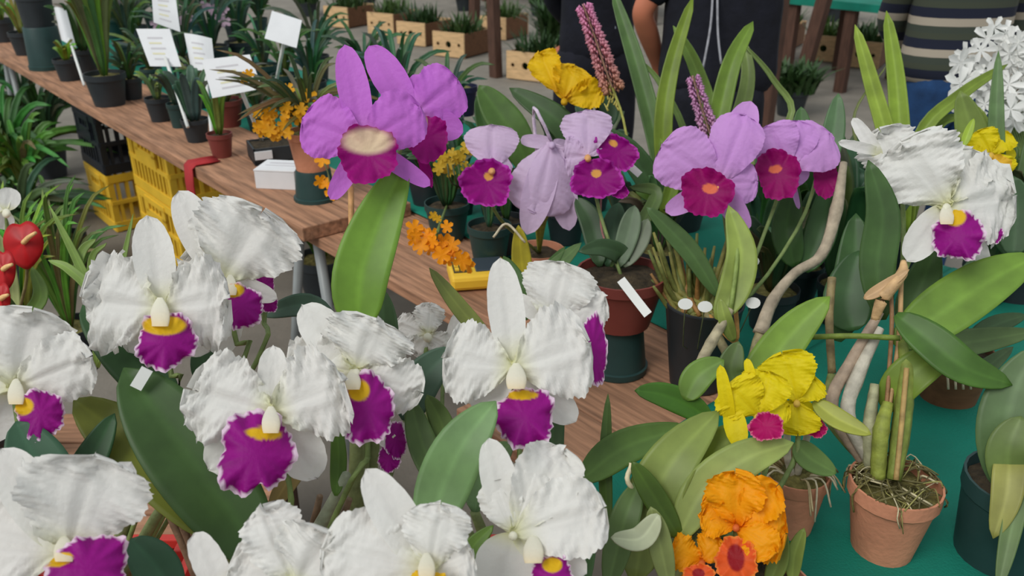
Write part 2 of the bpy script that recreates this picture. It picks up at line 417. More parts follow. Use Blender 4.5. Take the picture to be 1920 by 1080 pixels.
# teal cloth: a wrinkled sheet lying on the table
def cloth(name, label, a0, a1, b0, b1, z, na, nb, amp, seed, drop=()):
    V = []; Fs = []; rg = random.Random(seed); k = [(rg.uniform(4, 16), rg.uniform(4, 16), rg.uniform(0, 6.28), rg.uniform(.3, 1)) for _ in range(7)]
    for i in range(na + 1):
        for j in range(nb + 1):
            a = a0 + (a1 - a0) * i / na; b = b0 + (b1 - b0) * j / nb
            s = sum(h * max(0, math.sin(p * a + q * b + f)) ** 3 for p, q, f, h in k) / 2.2
            V.append(T(a, b, z + .002 + amp * s))
    for i in range(na):
        for j in range(nb):
            c = i * (nb + 1) + j; Fs.append((c, c + 1, c + nb + 2, c + nb + 1))
    return tag(mk(name, V, Fs, 'teal_cloth', None, T((a0 + a1) / 2, (b0 + b1) / 2, z), solid=.002), label, 'tablecloth')
cloth('tablecloth', 'wrinkled teal green cloth under the terracotta pots on the near table', .60, 1.74, -.22, 1.09, TZ, 110, 110, .010, 3)
cloth('tablecloth', 'teal green cloth strip along the back of the plank table', -4.6, .598, .302, 1.09, TZ, 160, 30, .006, 5)

# low benches that carry the foreground plants
def bench(label, x0, x1, y0, y1, z, n):
    b = thing('low_bench', label, 'bench', ((x0 + x1) / 2, (y0 + y1) / 2, 0)); wy = (y1 - y0) / n
    for i in range(n): boxes('plank', [(0, 0, 0, x1 - x0, wy - .006, .03)], 'wood', b, Vector(((x0 + x1) / 2, y0 + wy * (i + .5), z - .015)), bevel=.003)
    for x in (x0 + .06, x1 - .06):
        for y in (y0 + .06, y1 - .06): boxes('leg', [(0, 0, 0, .05, .05, z - .03)], 'dark_wood', b, Vector((x, y, (z - .03) / 2)))
    return b
BZ = .45
bench('low wooden bench under the red crates of white orchids', -1.3, .1, .42, 1.1, BZ, 5)
bench('low wooden bench under the grassy orchid clumps', -1.75, -.5, 1.13, 1.75, BZ, 5)

# ------------------------------------------------------------------ plastic crates
def crate(label, name, m, ctr, rz, sx, sy, sz, group=None, card=False):
    c = thing(name, label, 'crate', ctr, group); c.rotation_euler = (0, 0, rz)
    def bx(nm, *bs): return boxes(nm, bs, m, c, WO[c.name], bevel=.002)
    bx('base', (0, 0, .012, sx, sy, .02))
    for z, h in ((sz - .02, .04), (sz * .52, .022), (.03, .05)):
        bx('band', (0, -sy / 2, z, sx, .014, h), (0, sy / 2, z, sx, .014, h), (-sx / 2, 0, z, .014, sy, h), (sx / 2, 0, z, .014, sy, h))
    for i in (-1, 1):
        for j in (-1, 1): bx('corner_post', (i * (sx / 2 - .012), j * (sy / 2 - .012), sz / 2, .032, .032, sz - .002))
    s0 = None
    for ax, ln, off in ((0, sx, sy), (1, sy, sx)):
        n = int(ln / .042)
        for sgn in (-1, 1):
            for i in range(1, n):
                p = -ln / 2 + ln * i / n; loc = (p, sgn * (off / 2 - .002), sz / 2) if ax == 0 else (sgn * (off / 2 - .002), p, sz / 2)
                if s0 is None: s0 = boxes('slat', [(0, 0, 0, .016, .010, sz - .03)], m, c, WO[c.name] + Vector(loc)); s0.location = loc
                else: copy_of(s0, c, loc, (0, 0, R(90) * ax))
    # end panels with a hand hole on both faces that run along local x
    for sgn in (-1, 1):
        y = sgn * (sy / 2 + .006)
        w2 = sx * .5
        bx('hand_grip', (0, y, sz * .90, w2, .012, .03), (-w2 * .42, y, sz * .78, w2 * .16, .012, .06), (w2 * .42, y, sz * .78, w2 * .16, .012, .06), (0, y, sz * .64, w2, .012, .06))
    return c
cz = 0
def crates():
    rz = TROT
    # stack one: black crate on yellow crate; stack two: yellow crates
    p = G(180, 402, .0); q = G(277, 454, .0); f = .001
    for ctr, ms, dx, dy in ((Vector((p.x, p.y, f)), ('yellow_plastic', 'ink_plastic'), .36, .50), (Vector((q.x, q.y, f)), ('yellow_plastic', 'yellow_plastic'), .50, .36)):
        ctr = ctr + AV * dx / 2 + BV * dy / 2
        for i, m in enumerate(ms):
            lb = {('yellow_plastic', 0, 0): 'yellow plastic crate under the black crate', ('ink_plastic', 1, 0): 'black plastic crate stacked on a yellow one under the table',
                  ('yellow_plastic', 0, 1): 'yellow plastic crate at the bottom beside the black and yellow stack', ('yellow_plastic', 1, 1): 'upper yellow plastic crate with slatted sides by the red cloth'}[(m, i, 0 if 'ink_plastic' in ms else 1)]
            crate(lb, 'plastic_crate', m, ctr + Vector((0, 0, i * .302)), rz, dx, dy, .30, 'market crates under the table')
crates()
crate('red plastic crate of white orchids beside the grassy clumps', 'plastic_crate', 'red_plastic', Vector((-.72, .78, BZ)), 0, .52, .40, .29, 'red crates of white orchids')
crate('red plastic crate holding the white and purple-lipped orchids near the table corner', 'plastic_crate', 'red_plastic', Vector((-.16, .78, BZ)), 0, .52, .40, .29, 'red crates of white orchids')
CF = BZ + .024     # crate floor

# ================================================================== FOREGROUND ORCHIDS (in the red crates)
def orchid(label, x, y, z, rt=.06, h=.12, m='black_plastic', soil='moss', name='potted_orchid', cat='orchid', rb=None, rim=True, group=None):
    r = thing(name, label, cat, (x, y, z), group); r['_h'] = h
    pot(r, Vector((x, y, z)), rt, rb or rt * .72, h, m, soil, rim); return r
def bulb(pl, px, py, d, r=.008, colr=(120, 132, 84), knots=0, off=(0, 0)):
    b = WO[pl.name]; top = W(px, py, d); a = Vector((b.x + off[0], b.y + off[1], b.z + pl['_h'] * .9))
    mid = a.lerp(top, .45) + Vector((0, 0, .03))
    return tube('pseudobulb', [a, mid, top], (r * .7, r * 1.15, r * .6), colr, pl, n=12, k=8, knots=knots)
def pb(pl, dz=0): b = WO[pl.name]; return Vector((b.x, b.y, b.z + pl['_h'] * .9 + dz))

DK = (48, 78, 44); MG = (88, 122, 48); YG = (112, 122, 44); GG = (86, 112, 84)
# two white blooms at the left
A = orchid('white orchid with two ruffled blooms and yellow-throated purple lips in front of the yellow crates', -.62, .90, CF)
flower(A, 'white', (303, 578, 1.0), [('s', 277, 405, 74), ('s', 392, 660, 78, .03), ('s', 240, 660, 60, .03), ('p', 160, 560, 196, .01, .05), ('p', 428, 560, 182, .004, .06)],
       [(312, 638, 52, 52, 0, (-.08, .52, .72, .34), 0)], stem=[(320, 700, 1.03), (326, 760, 1.03), pb(A)], hood=(300, 586, 58, 56), ruf=.15)
flower(A, 'white', (418, 525, 1.1), [('s', 335, 358, 74), ('s', 415, 665, 78, .03), ('s', 520, 560, 40, .03), ('p', 345, 490, 150, .03), ('p', 492, 395, 205, .0, .08, -.05), ('p', 395, 385, 90, .03)],
       [(452, 574, 38, 42, 8, (-.25, .72, .5, .3), 0)], stem=[(442, 640, 1.12), (445, 700, 1.1), pb(A)], hood=(432, 535, 40, 40), ruf=.13)
flower(A, 'white', (492, 510, 1.17), [('p', 520, 480, 50), ('s', 470, 470, 30)], [(497, 535, 18, 30, 0, None, 0, -.02, -.6), (506, 568, 15, 18)], stem=[(495, 600, 1.18), (470, 700, 1.14), pb(A)])
leaf(A, [(330, 770, 1.04), (262, 690, 1.04), (205, 620, 1.05), (155, 572, 1.06)], 105, DK); bulb(A, 330, 770, 1.04)
leaf(A, [(440, 760, 1.12), (390, 700, 1.12), (375, 640, 1.14)], 60, DK); bulb(A, 440, 760, 1.12)
# wide bloom with the round purple lip and its neighbour
B = orchid('white orchid with a wide round purple lip above broad dark leaves', -.355, .86, CF)
flower(B, 'white', (512, 772, .9), [('s', 512, 648, 58, .03), ('s', 392, 880, 100, .025, .02), ('s', 596, 896, 92, .025), ('p', 356, 730, 176, .006, .06), ('p', 645, 715, 186, .006, .05)],
       [(480, 849, 69, 76, -4, (.14, .47, .46, .15), .34)], stem=[(515, 850, .94), (545, 960, .93), pb(B)], hood=(508, 788, 54, 52), ruf=.16)
flower(B, 'white', (668, 695, .97), [('s', 566, 572, 80), ('s', 720, 838, 26, .02), ('p', 540, 690, 140, .02), ('p', 706, 598, 168, .0, .08), ('p', 788, 735, 106, .012)],
       [(690, 765, 48, 64, 6, (-.28, .52, .40, .3), 0)], stem=[(690, 850, .99), (650, 920, .98), pb(B)], hood=(662, 712, 46, 40), ruf=.16)
flower(B, 'white', (735, 815, 1.03), [('s', 765, 800, 30)], [(742, 825, 20, 36, 0, None, 0, -.01, -.5), (730, 860, 20, 26, 0, None, 0, -.02, -.3)], stem=[(735, 880, 1.03), (690, 960, 1.0), pb(B)])
leaf(B, [(500, 1060, .92), (400, 915, .93), (310, 795, .94), (232, 690, .95)], 176, (60, 88, 42), fold=.2)
leaf(B, [(420, 1010, .97), (320, 900, .98), (220, 812, .99), (138, 748, 1.0)], 128, (112, 120, 44), fold=.12)
bulb(B, 500, 1060, .92, .012); bulb(B, 420, 1010, .97, .010)
leaf(B, [(505, 960, 1.0), (560, 870, 1.02), (600, 810, 1.04)], 46, (160, 138, 84))
leaf(B, [(630, 930, 1.02), (635, 860, 1.03), (630, 780, 1.05)], 34, MG); bulb(B, 650, 890, 1.02, .010, (168, 178, 150))
for px in (300, 320, 345, 600, 625, 655, 672):
    bulb(B, px, 960 - (px % 7) * 6, 1.08, .007, (132, 108, 84), 3, off=((px - 460) / 3500, .02))
# tall middle bloom
C_ = orchid('white orchid with a tall upright sepal and square purple lip beside the yellow card reader', .022, .86, CF)
flower(C_, 'white', (962, 690, .95), [('s', 938, 484, 70, .02, .02), ('s', 886, 765, 64, .03), ('s', 1080, 790, 70, .025), ('p', 832, 672, 158, .006), ('p', 1104, 642, 184, .002, .07)],
       [(985, 782, 53, 57, 0, (-.12, .70, .56, .15), 0)], stem=[(975, 850, .98), (960, 940, .97), pb(C_)], hood=(968, 706, 60, 50), ruf=.12)
flower(C_, 'white', (1030, 605, 1.06), [('p', 1058, 492, 142, .01, .06), ('p', 1136, 556, 100, .015), ('s', 958, 552, 36, .01), ('s', 1000, 560, 30)],
       [(1112, 655, 26, 64, 4, None, 0, -.045, -.5)], stem=[(1045, 700, 1.08), (1020, 880, 1.04), pb(C_)], ruf=.1)
leaf(C_, [(800, 1010, .86), (830, 915, .87), (870, 830, .87), (930, 752, .88)], 118, (112, 146, 92), fold=.1)
leaf(C_, [(840, 930, 1.0), (795, 840, 1.01), (768, 745, 1.02)], 62, (84, 108, 60)); leaf(C_, [(855, 900, 1.02), (830, 800, 1.03), (800, 740, 1.03)], 50, (96, 120, 60))
leaf(C_, [(920, 640, 1.2), (868, 585, 1.2), (805, 502, 1.2)], 38, (118, 128, 62)); leaf(C_, [(760, 790, 1.06), (790, 715, 1.07), (850, 652, 1.08)], 84, (76, 102, 82))
leaf(C_, [(1040, 900, 1.0), (1035, 830, 1.02), (1050, 730, 1.03)], 50, (60, 86, 50)); leaf(C_, [(890, 960, .93), (910, 880, .96), (960, 830, .98)], 70, (92, 120, 76))
for p in ((800, 1010, .86), (840, 930, 1.0), (760, 790, 1.06), (890, 960, .93)): bulb(C_, *p, .009)
# left edge bloom
D_ = orchid('white orchid bloom with a small purple lip hanging by the grassy clump', -.80, .72, CF)
flower(D_, 'white', (25, 728, .95), [('s', -60, 600, 70), ('s', -30, 830, 70, .03), ('p', 62, 580, 170, .004, .08), ('p', 172, 668, 128, .0, .06), ('p', -100, 690, 150)],
       [(76, 776, 38, 46, 30, (-.45, .55, .40, .34), 0)], stem=[(40, 830, .96), (60, 950, .93), pb(D_)], hood=(30, 735, 50, 50), ruf=.13)
leaf(D_, [(110, 960, .9), (75, 880, .9), (30, 790, .91)], 118, (58, 92, 68)); leaf(D_, [(110, 960, .93), (160, 880, .95), (215, 775, .97)], 70, (40, 66, 40)); bulb(D_, 110, 960, .9)
# lower left bloom
E_ = orchid('white orchid bloom with dark purple lip against the rim of a red crate', -.58, .68, CF)
flower(E_, 'white', (128, 1035, .75), [('s', 2, 842, 92, .02), ('s', 42, 858, 30, .01), ('s', 246, 866, 84, .03, .12), ('p', 178, 852, 232, .0, .10, .1), ('p', -70, 1000, 190, .0, .06), ('s', 215, 1060, 46, -.02)],
       [(165, 1066, 68, 58, 18, (-.6, .5, .3, .2), 0)], stem=[(160, 1120, .78), pb(E_)], hood=(120, 1030, 60, 50), ruf=.10)
leaf(E_, [(330, 1130, .85), (290, 1060, .86), (245, 1010, .87)], 90, (44, 74, 52)); bulb(E_, 330, 1130, .85)
# bottom blooms
G_ = orchid('white orchid with two wide blooms opening upward at the front of the red crate', -.22, .68, CF)
flower(G_, 'white', (555, 1100, .74), [('p', 492, 950, 120, .01, .06), ('p', 618, 1000, 170, .0, .08), ('p', 430, 1070, 140), ('n', 364, 1000, 60, .02, .02, .1, (-130, 20))], stem=[(560, 1180, .78), pb(G_)], ruf=.16)
flower(G_, 'white', (806, 1068, .73), [('s', 686, 880, 84, .01), ('p', 606, 1030, 172, .0, .07), ('p', 826, 945, 130, .0, .08), ('p', 884, 1030, 110), ('s', 740, 1180, 80)],
       [(800, 1106, 44, 34, 0, (0, 0, 2, 2), 0)], stem=[(800, 1180, .78), pb(G_)], hood=(800, 1062, 50, 50), ruf=.12)
leaf(G_, [(900, 1110, .86), (880, 1040, .86), (925, 985, .86)], 40, (104, 136, 60), name='flower_bract'); bulb(G_, 700, 1060, .85, .01)
# lower middle bloom
H_ = orchid('white orchid bloom with cupped petals and speckled lip below the square-lipped bloom', .03, .70, CF)
flower(H_, 'white', (962, 1000, .82), [('s', 916, 822, 70, .02), ('s', 930, 1110, 110, .0), ('s', 1100, 1075, 70, .0), ('p', 1058, 842, 132, .035, .05, .5), ('p', 1132, 952, 152, -.005, .10, .12), ('p', 925, 900, 84, .015), ('p', 1000, 862, 80, .025)],
       [(1036, 1082, 40, 38, 0, (0, .55, .45, .35), 0)], stem=[(962, 1060, .90), (960, 1160, .88), pb(H_)], hood=(1000, 1030, 60, 56), ruf=.11)
leaf(H_, [(1090, 1120, .9), (1095, 980, .92), (1080, 880, .94)], 52, (70, 102, 58)); bulb(H_, 1090, 1120, .9)
# tall purple blooms
I_ = orchid('tall orchid with two bright purple blooms on a bamboo stake', -.225, .90, CF)
SCH['purple']['base'] = (220, 160, 222)
flower(I_, 'purple', (684, 268, 1.1), [('s', 646, 84, 60, .01), ('n', 620, 374, 40, -.005, .04), ('n', 806, 348, 36, .02), ('p', 568, 222, 122, .006, .06), ('p', 786, 200, 112, -.01, .12)],
       [(690, 288, 56, 50, 0, (0, .45, .86, .50), 0)], stem=[(720, 330, 1.13), (735, 420, 1.13), (690, 600, 1.12)], ruf=.07)
flower(I_, 'purple', (776, 216, 1.17), [('s', 692, 86, 64, .01), ('s', 868, 248, 58, .01), ('p', 858, 150, 112, .0, .06), ('p', 800, 140, 60, .02)],
       [(800, 258, 38, 44, -12, (-.6, .5, .5, .5), 0), (798, 318, 10, 32, 20, None, 0, -.01)], stem=[(735, 330, 1.15), (735, 430, 1.14)], ruf=.06)
leaf(I_, [(672, 615, 1.1), (676, 520, 1.1), (712, 410, 1.11), (762, 300, 1.12)], 116, (108, 146, 50), fold=.22, wide=.4)
leaf(I_, [(715, 700, 1.16), (720, 620, 1.16), (715, 540, 1.17)], 60, (76, 104, 66)); leaf(I_, [(640, 650, 1.2), (580, 575, 1.22), (490, 590, 1.24)], 54, (76, 104, 84))
for p in ((672, 615, 1.1), (715, 700, 1.16), (690, 600, 1.12)): bulb(I_, *p, .010)
tube('bamboo_stake', [pb(I_), W(662, 620, 1.14), W(658, 350, 1.16)], .0042, (196, 150, 96), I_, n=12, k=7, knots=4)
J_ = orchid('small white frilly orchid bloom beneath the plank table edge', -.105, .905, CF, rt=.05)
flower(J_, 'white', (802, 628, 1.25), [('p', 738, 606, 54, .01), ('p', 806, 570, 60, .01), ('p', 776, 665, 64), ('p', 838, 650, 46), ('n', 858, 588, 26, .01, .02, .1, (40, 30)), ('s', 818, 580, 30)], stem=[(800, 720, 1.25), pb(J_)], ruf=.2)
tube('flower_stalk', [W(842, 658, 1.25), W(830, 720, 1.25), pb(J_)], .003, (110, 130, 80), J_)
# leaf tag: a white plastic label clipped to a broad leaf
def strip(name, label, pts, wpx, m='white_plastic', cat='plant label', thick=.002, up=None):
    P = [W(*p) for p in pts]; d = sum(p[2] for p in pts) / len(pts); V = []; Fs = []; ww = wpx * d / F
    S = spline(P, 6)
    for i, p in enumerate(S):
        t = (S[min(i + 1, 5)] - S[max(i - 1, 0)]).normalized(); s = t.cross(tocam(p)).normalized()
        n = s.cross(t)
        for u, b in ((-.5, 0), (.5, 0), (.5, 1), (-.5, 1)): V.append(p + s * u * ww - n * b * thick)
    for i in range(5):
        for q in range(4): Fs.append((i * 4 + q, i * 4 + (q + 1) % 4, i * 4 + 4 + (q + 1) % 4, i * 4 + 4 + q))
    Fs += [(3, 2, 1, 0), (20, 21, 22, 23)]
    return tag(mk(name, V, Fs, m, None, P[0], smooth=False), label, cat)
strip('plant_label', 'small white paper label stuck to the broad dark leaf', [(254, 728, .934), (265, 710, .934), (276, 692, .934)], 22)

# ================================================================== MIDDLE AND RIGHT: PLANTS ON THE TABLE
def tpot(label, px, py, rt, h, m, rb=None, z=TZ + .004, soil='soil', **kw):
    p = G(px, py, z); return orchid(label, p.x, p.y, z, rt, h, m, soil, rb=rb, **kw)
# red-brown pot on an upturned dark pot
g = G(1155, 690, TZ); b0 = Vector((g.x, g.y, TZ + .002))
up = thing('upturned_pot', 'dark green plastic pot turned upside down under the red-brown pot', 'pot', b0)
lathe('pot', [(.060, 0), (.061, .012), (.057, .014), (.047, .098), (.044, .1), (.0, .1)], b0, 'green_plastic', up, 28)
K_ = orchid('lavender orchid with deep magenta lips in a red-brown plastic pot', b0.x, b0.y, b0.z + .1, .085, .105, 'brown_plastic', 'soil', rb=.058)
flower(K_, 'lav', (1102, 292, 1.6), [('p', 1098, 206, 98, .01, .05), ('p', 1058, 296, 80, .01), ('p', 1150, 250, 50, .02), ('s', 1085, 230, 40)],
       [(1118, 335, 46, 38, 0, (0, .25, .2, .2), 0), (1156, 284, 42, 30, -28, (-.3, .35, .2, .2), 0, .0), (1162, 358, 16, 14)], stem=[(1125, 400, 1.62), pb(K_)], ruf=.07)
for pts, wd, c in (([(1150, 500, 1.62), (1165, 480, 1.6), (1130, 465, 1.58), (1085, 472, 1.56)], 44, (62, 88, 56)), ([(1140, 500, 1.64), (1150, 430, 1.66), (1160, 380, 1.68)], 50, (46, 72, 48)), ([(1125, 500, 1.64), (1110, 420, 1.66), (1080, 370, 1.68)], 50, (60, 86, 54)),
                   ([(1160, 500, 1.6), (1180, 430, 1.6), (1190, 385, 1.6)], 46, (104, 124, 96)), ([(1170, 500, 1.6), (1200, 450, 1.6), (1215, 410, 1.6)], 40, (112, 124, 100)), ([(1145, 500, 1.6), (1230, 370, 1.66), (1180, 350, 1.66)], 30, (80, 104, 50))):
    leaf(K_, pts, wd, c)
tube('support_wire', [pb(K_), W(1128, 430, 1.63), W(1130, 330, 1.64)], .002, (150, 100, 96), K_)
tube('root', [W(1110, 535, 1.56), W(1088, 505, 1.55), W(1100, 530, 1.54)], .003, (222, 214, 196), K_)
strip('plant_label', 'white plastic label strip leaning against the red-brown pot', [(1164, 524, 1.49), (1190, 558, 1.48), (1215, 590, 1.47)], 17)
strip('plant_label', 'narrow white label behind the paired lavender lips', [(1178, 308, 1.68), (1200, 328, 1.68)], 13)
# terracotta pot with lavender blooms seen from behind
L_ = tpot('pale lavender orchid with bell-like blooms seen from behind in a small terracotta pot', 1010, 545, .058, .105, 'terracotta', .042)
flower(L_, 'lavback', (1035, 268, 1.68), [('p', 1004, 400, 128, -.01, .12, -.3), ('s', 988, 440, 60, .0, .1), ('s', 1068, 432, 56, .02, .08), ('p', 1062, 345, 84, .03, .08), ('n', 976, 262, 26), ('n', 1068, 275, 22)], stem=[(1015, 225, 1.66), (1000, 208, 1.68), (1010, 330, 1.74), pb(L_)], ruf=.05, stemcol=(214, 196, 216))
flower(L_, 'lav', (922, 316, 1.66), [('p', 922, 234, 104, .01, .06), ('p', 945, 290, 60, .01), ('p', 895, 300, 50, .01)], [(912, 343, 50, 42, -8, (.05, .3, .17, .18), 0)], stem=[(930, 400, 1.7), pb(L_)], ruf=.05)
for pts, wd, c in (([(985, 560, 1.7), (978, 490, 1.69), (972, 422, 1.68)], 42, (176, 164, 44)), ([(985, 590, 1.4), (972, 540, 1.4), (944, 480, 1.42)], 44, (76, 112, 50)), ([(985, 595, 1.4), (1020, 525, 1.42), (1090, 455, 1.46)], 42, (96, 122, 72)), ([(985, 600, 1.4), (1010, 530, 1.42), (1060, 462, 1.45)], 30, (76, 106, 52))):
    leaf(L_, pts, wd, c)
for x, c in ((1000, (150, 160, 60)), (1018, (140, 150, 64)), (1030, (120, 140, 60))): bulb(L_, x, 400, 1.72, .005, c)
tube('root', [W(985, 455, 1.66), W(950, 420, 1.66), W(925, 445, 1.65)], .0025, (200, 190, 160), L_)
# dark pots between
def seat(px, py, rt):
    p = G(px, py, TZ + .008); b_ = tz(p)[1]
    if tz(p)[0] > -.5 or b_ - rt >= .30: return p, TZ + .008
    if b_ > .2: return p + BV * (.30 + rt - b_), TZ + .008
    return G(px, py, UZ), UZ
def darkpot(label, px, py, rt, h, m, n, L, wd, c, seed, spread=.5, z=TZ + .004, **kw):
    o = tpot(label, px, py, rt, h, m, z=z, name='potted_plant', cat='potted plant', **kw)
    clump(o, pb(o), n, L, wd, c, seed, spread); return o
darkpot('dark green pot of thin upright leaves beside the orange flower cluster', 918, 490, .055, .10, 'green_plastic', 12, .16, .010, (84, 122, 90), 31, .4)
darkpot('black pot of young plants behind the yellow card reader', 950, 470, .05, .09, 'black_plastic', 8, .16, .012, (70, 104, 60), 32, .4)
N_ = darkpot('orange cluster orchid hanging over the plank edge behind the tall purple orchid', 840, 445, .06, .10, 'green_plastic', 16, .2, .022, (62, 92, 54), 33, .6)
def florets(parent, pts, d, sc, c, seed, per=5, nar=.48):
    rg = random.Random(seed)
    for (x, y) in pts:
        C0 = W(x, y, d + rg.uniform(-.02, .02)); V = [C0]; Fs = []; Cc = [np.array(lin(c))]; n = (tocam(C0) + Vector((rg.uniform(-.6, .6), 0, rg.uniform(-.2, .6)))).normalized(); X = n.cross(Vector((0, .2, 1))).normalized(); Y = n.cross(X); ph = rg.uniform(0, 6)
        k = np.array(lin(c)) * rg.uniform(.8, 1.1); r = sc * rg.uniform(.75, 1.15) * d / F
        for q in range(per):
            a = ph + q * 6.283 / per; b = 6.283 / per * nar; i = len(V)
            for da, rr, zz in ((-b, .55, .12), (-b * .6, 1.0, .25), (0, 1.12, .05), (b * .6, 1.0, .25), (b, .55, .12)):
                V.append(C0 + (X * math.cos(a + da) + Y * math.sin(a + da)) * r * rr + n * r * zz); Cc.append(np.array(k) * rg.uniform(.85, 1.1))
            Fs += [(0, i, i + 1), (0, i + 1, i + 2), (0, i + 2, i + 3), (0, i + 3, i + 4)]
        mk('floret', V, Fs, 'petal', parent, origin=C0, cols=np.array(Cc))
rr = random.Random(4)
florets(N_, [(785 + i * 4.2 + rr.uniform(-16, 16), 438 + (i * 2.6) % 54 + rr.uniform(-12, 12)) for i in range(20)] + [(775, 450), (790, 462), (840, 488), (828, 478), (838, 425)], 1.72, 15, (250, 160, 14), 5)
florets(N_, [(812, 405), (820, 410)], 1.74, 9, (232, 180, 40), 6); tube('flower_stalk', [W(815, 455, 1.73), W(825, 420, 1.76), pb(N_)], .003, (100, 120, 60), N_)
Yc = darkpot('tiny yellow cluster orchid beside the tall purple blooms', 862, 400, .05, .09, 'green_plastic', 12, .2, .02, (52, 84, 60), 34, .5)
florets(Yc, [(852 + rr.uniform(-32, 36), 310 + rr.uniform(-36, 26)) for i in range(22)], 1.95, 11, (206, 170, 50), 8)
for q in range(5): tube('flower_stalk', [pb(Yc), W(845 + q * 10, 340, 1.96), W(838 + q * 9, 300, 1.95)], .002, (70, 80, 50), Yc)
# card reader
cr = G(896, 526, TZ + .002); rd = thing('card_reader', 'yellow handheld card reader with dark screen and keypad lying on the planks', 'card reader', cr); rd.rotation_euler = (0, 0, R(10)); rd.scale = (1.2, 1.95, 1.6)
def rb_(nm, m, *bs, bev=.002, par=None): return boxes(nm, bs, m, par or rd, WO[(par or rd).name], bevel=bev)
rb_('body', 'yellow_plastic', (0, 0, .012, .115, .062, .022), bev=.006)
rb_('screen', 'screen', (.022, .004, .0235, .058, .040, .003)); kp = rb_('keypad', 'key_dark', (-.032, .004, .0235, .036, .040, .002))
kk = None
for i in range(3):
    for j in range(4):
        loc = Vector((-.043 + i * .011, -.010 + j * .0095, .0255))
        if kk is None: kk = boxes('key', [(0, 0, 0, .008, .006, .003)], 'yellow_plastic', kp, WO[kp.name]); kk.location = loc
        else: copy_of(kk, kp, loc)
# upright strap-leaf plants with pink spikes
S_ = darkpot('tall strap-leaved orchid with two pink bottlebrush flower spikes', 1275, 425, .075, .13, 'black_plastic', 0, .1, .01, MG, 35)
GY = (112, 134, 40)
for pts, wd, c in (([(1258, 395, 1.98), (1225, 240, 2.0), (1190, 110, 2.02), (1148, -20, 2.04)], 40, (84, 114, 60)), ([(1255, 390, 1.92), (1243, 250, 1.9), (1258, 130, 1.9), (1300, -8, 1.92)], 38, GY), ([(1285, 390, 1.98), (1330, 240, 2.0), (1305, 130, 2.0), (1262, 48, 1.98)], 34, (110, 138, 60)),
                   ([(1300, 390, 1.9), (1342, 240, 1.9), (1372, 120, 1.9), (1412, 40, 1.92)], 44, (104, 132, 44)), ([(1310, 390, 1.96), (1378, 240, 1.98), (1402, 150, 2.0), (1395, 76, 2.02)], 34, (116, 136, 70)), ([(1320, 390, 2.0), (1478, 230, 2.02), (1450, 150, 2.02), (1392, 80, 2.0)], 14, (120, 140, 76)),
                   ([(1270, 390, 2.0), (1285, 260, 2.02), (1240, 160, 2.02), (1200, 112, 2.02)], 14, (110, 136, 70)), ([(1250, 395, 1.9), (1180, 290, 1.88), (1090, 235, 1.88)], 56, (52, 78, 44)), ([(1245, 400, 1.86), (1262, 330, 1.85), (1238, 260, 1.85)], 30, (104, 130, 40)),
                   ([(1260, 395, 1.9), (1225, 370, 1.86), (1190, 355, 1.84)], 34, (80, 110, 44))):
    leaf(S_, pts, wd, c, basew=.6, tip=.4, wide=.2, fold=.35)
def raceme(parent, P, r, n, c0, c1, seed):
    rg = random.Random(seed); S = spline(P, 30); V = []; Fs = []; Cc = []
    tube('spike_stem', P, .0025, (150, 120, 96), parent)
    for i in range(n):
        v = i / n; p = S[int(v * 29)]; a = i * 2.4; t = (S[-1] - S[0]).normalized(); x = t.cross(Vector((0, 1, .1))).normalized(); y = t.cross(x)
        dr = x * math.cos(a) + y * math.sin(a); q = p + dr * r * rg.uniform(.8, 1.1) * (1 - .35 * v); s = r * .30
        k = len(V); cc = np.array(lin(c0)) * (1 - v) + np.array(lin(c1)) * v
        for u in ((dr * 1.3), t, x.cross(dr) * .0 + y * .9, -t, -y * .9, -dr): V.append(q + Vector(u) * s); Cc.append(cc * rg.uniform(.7, 1.3))
        Fs += [(k, k + 1, k + 2), (k, k + 2, k + 3), (k, k + 3, k + 4), (k, k + 4, k + 1), (k + 5, k + 2, k + 1), (k + 5, k + 3, k + 2), (k + 5, k + 4, k + 3), (k + 5, k + 1, k + 4)]
    return tag(mk('flower_spike', V, Fs, 'petal', parent, cols=np.array(Cc)), 'pink bottlebrush flower spike', kind='stuff')
raceme(S_, [W(1150, 170, 1.9), W(1132, 120, 1.9), W(1112, 60, 1.9), W(1093, 8, 1.9)], .021, 330, (204, 150, 120), (232, 152, 196), 1)
raceme(S_, [W(1335, 262, 1.88), W(1318, 210, 1.88), W(1298, 142, 1.88)], .018, 260, (214, 166, 200), (220, 160, 206), 2)
tube('spike_stem', [pb(S_), W(1200, 320, 1.92), W(1165, 210, 1.9), W(1148, 165, 1.9)], .003, (150, 150, 70), S_)
tube('spike_stem', [pb(S_), W(1338, 300, 1.9), W(1335, 258, 1.88)], .003, (150, 130, 90), S_)
for q in range(14):
    rr_ = random.Random(q); x = 1148 + rr_.uniform(-14, 14); y = 185 + rr_.uniform(-25, 25); tube('bract', [W(x, y, 1.9), W(x + rr_.uniform(-10, 10), y - 14, 1.9)], (.003, .001), (170, 160, 80), S_, n=4, k=5)
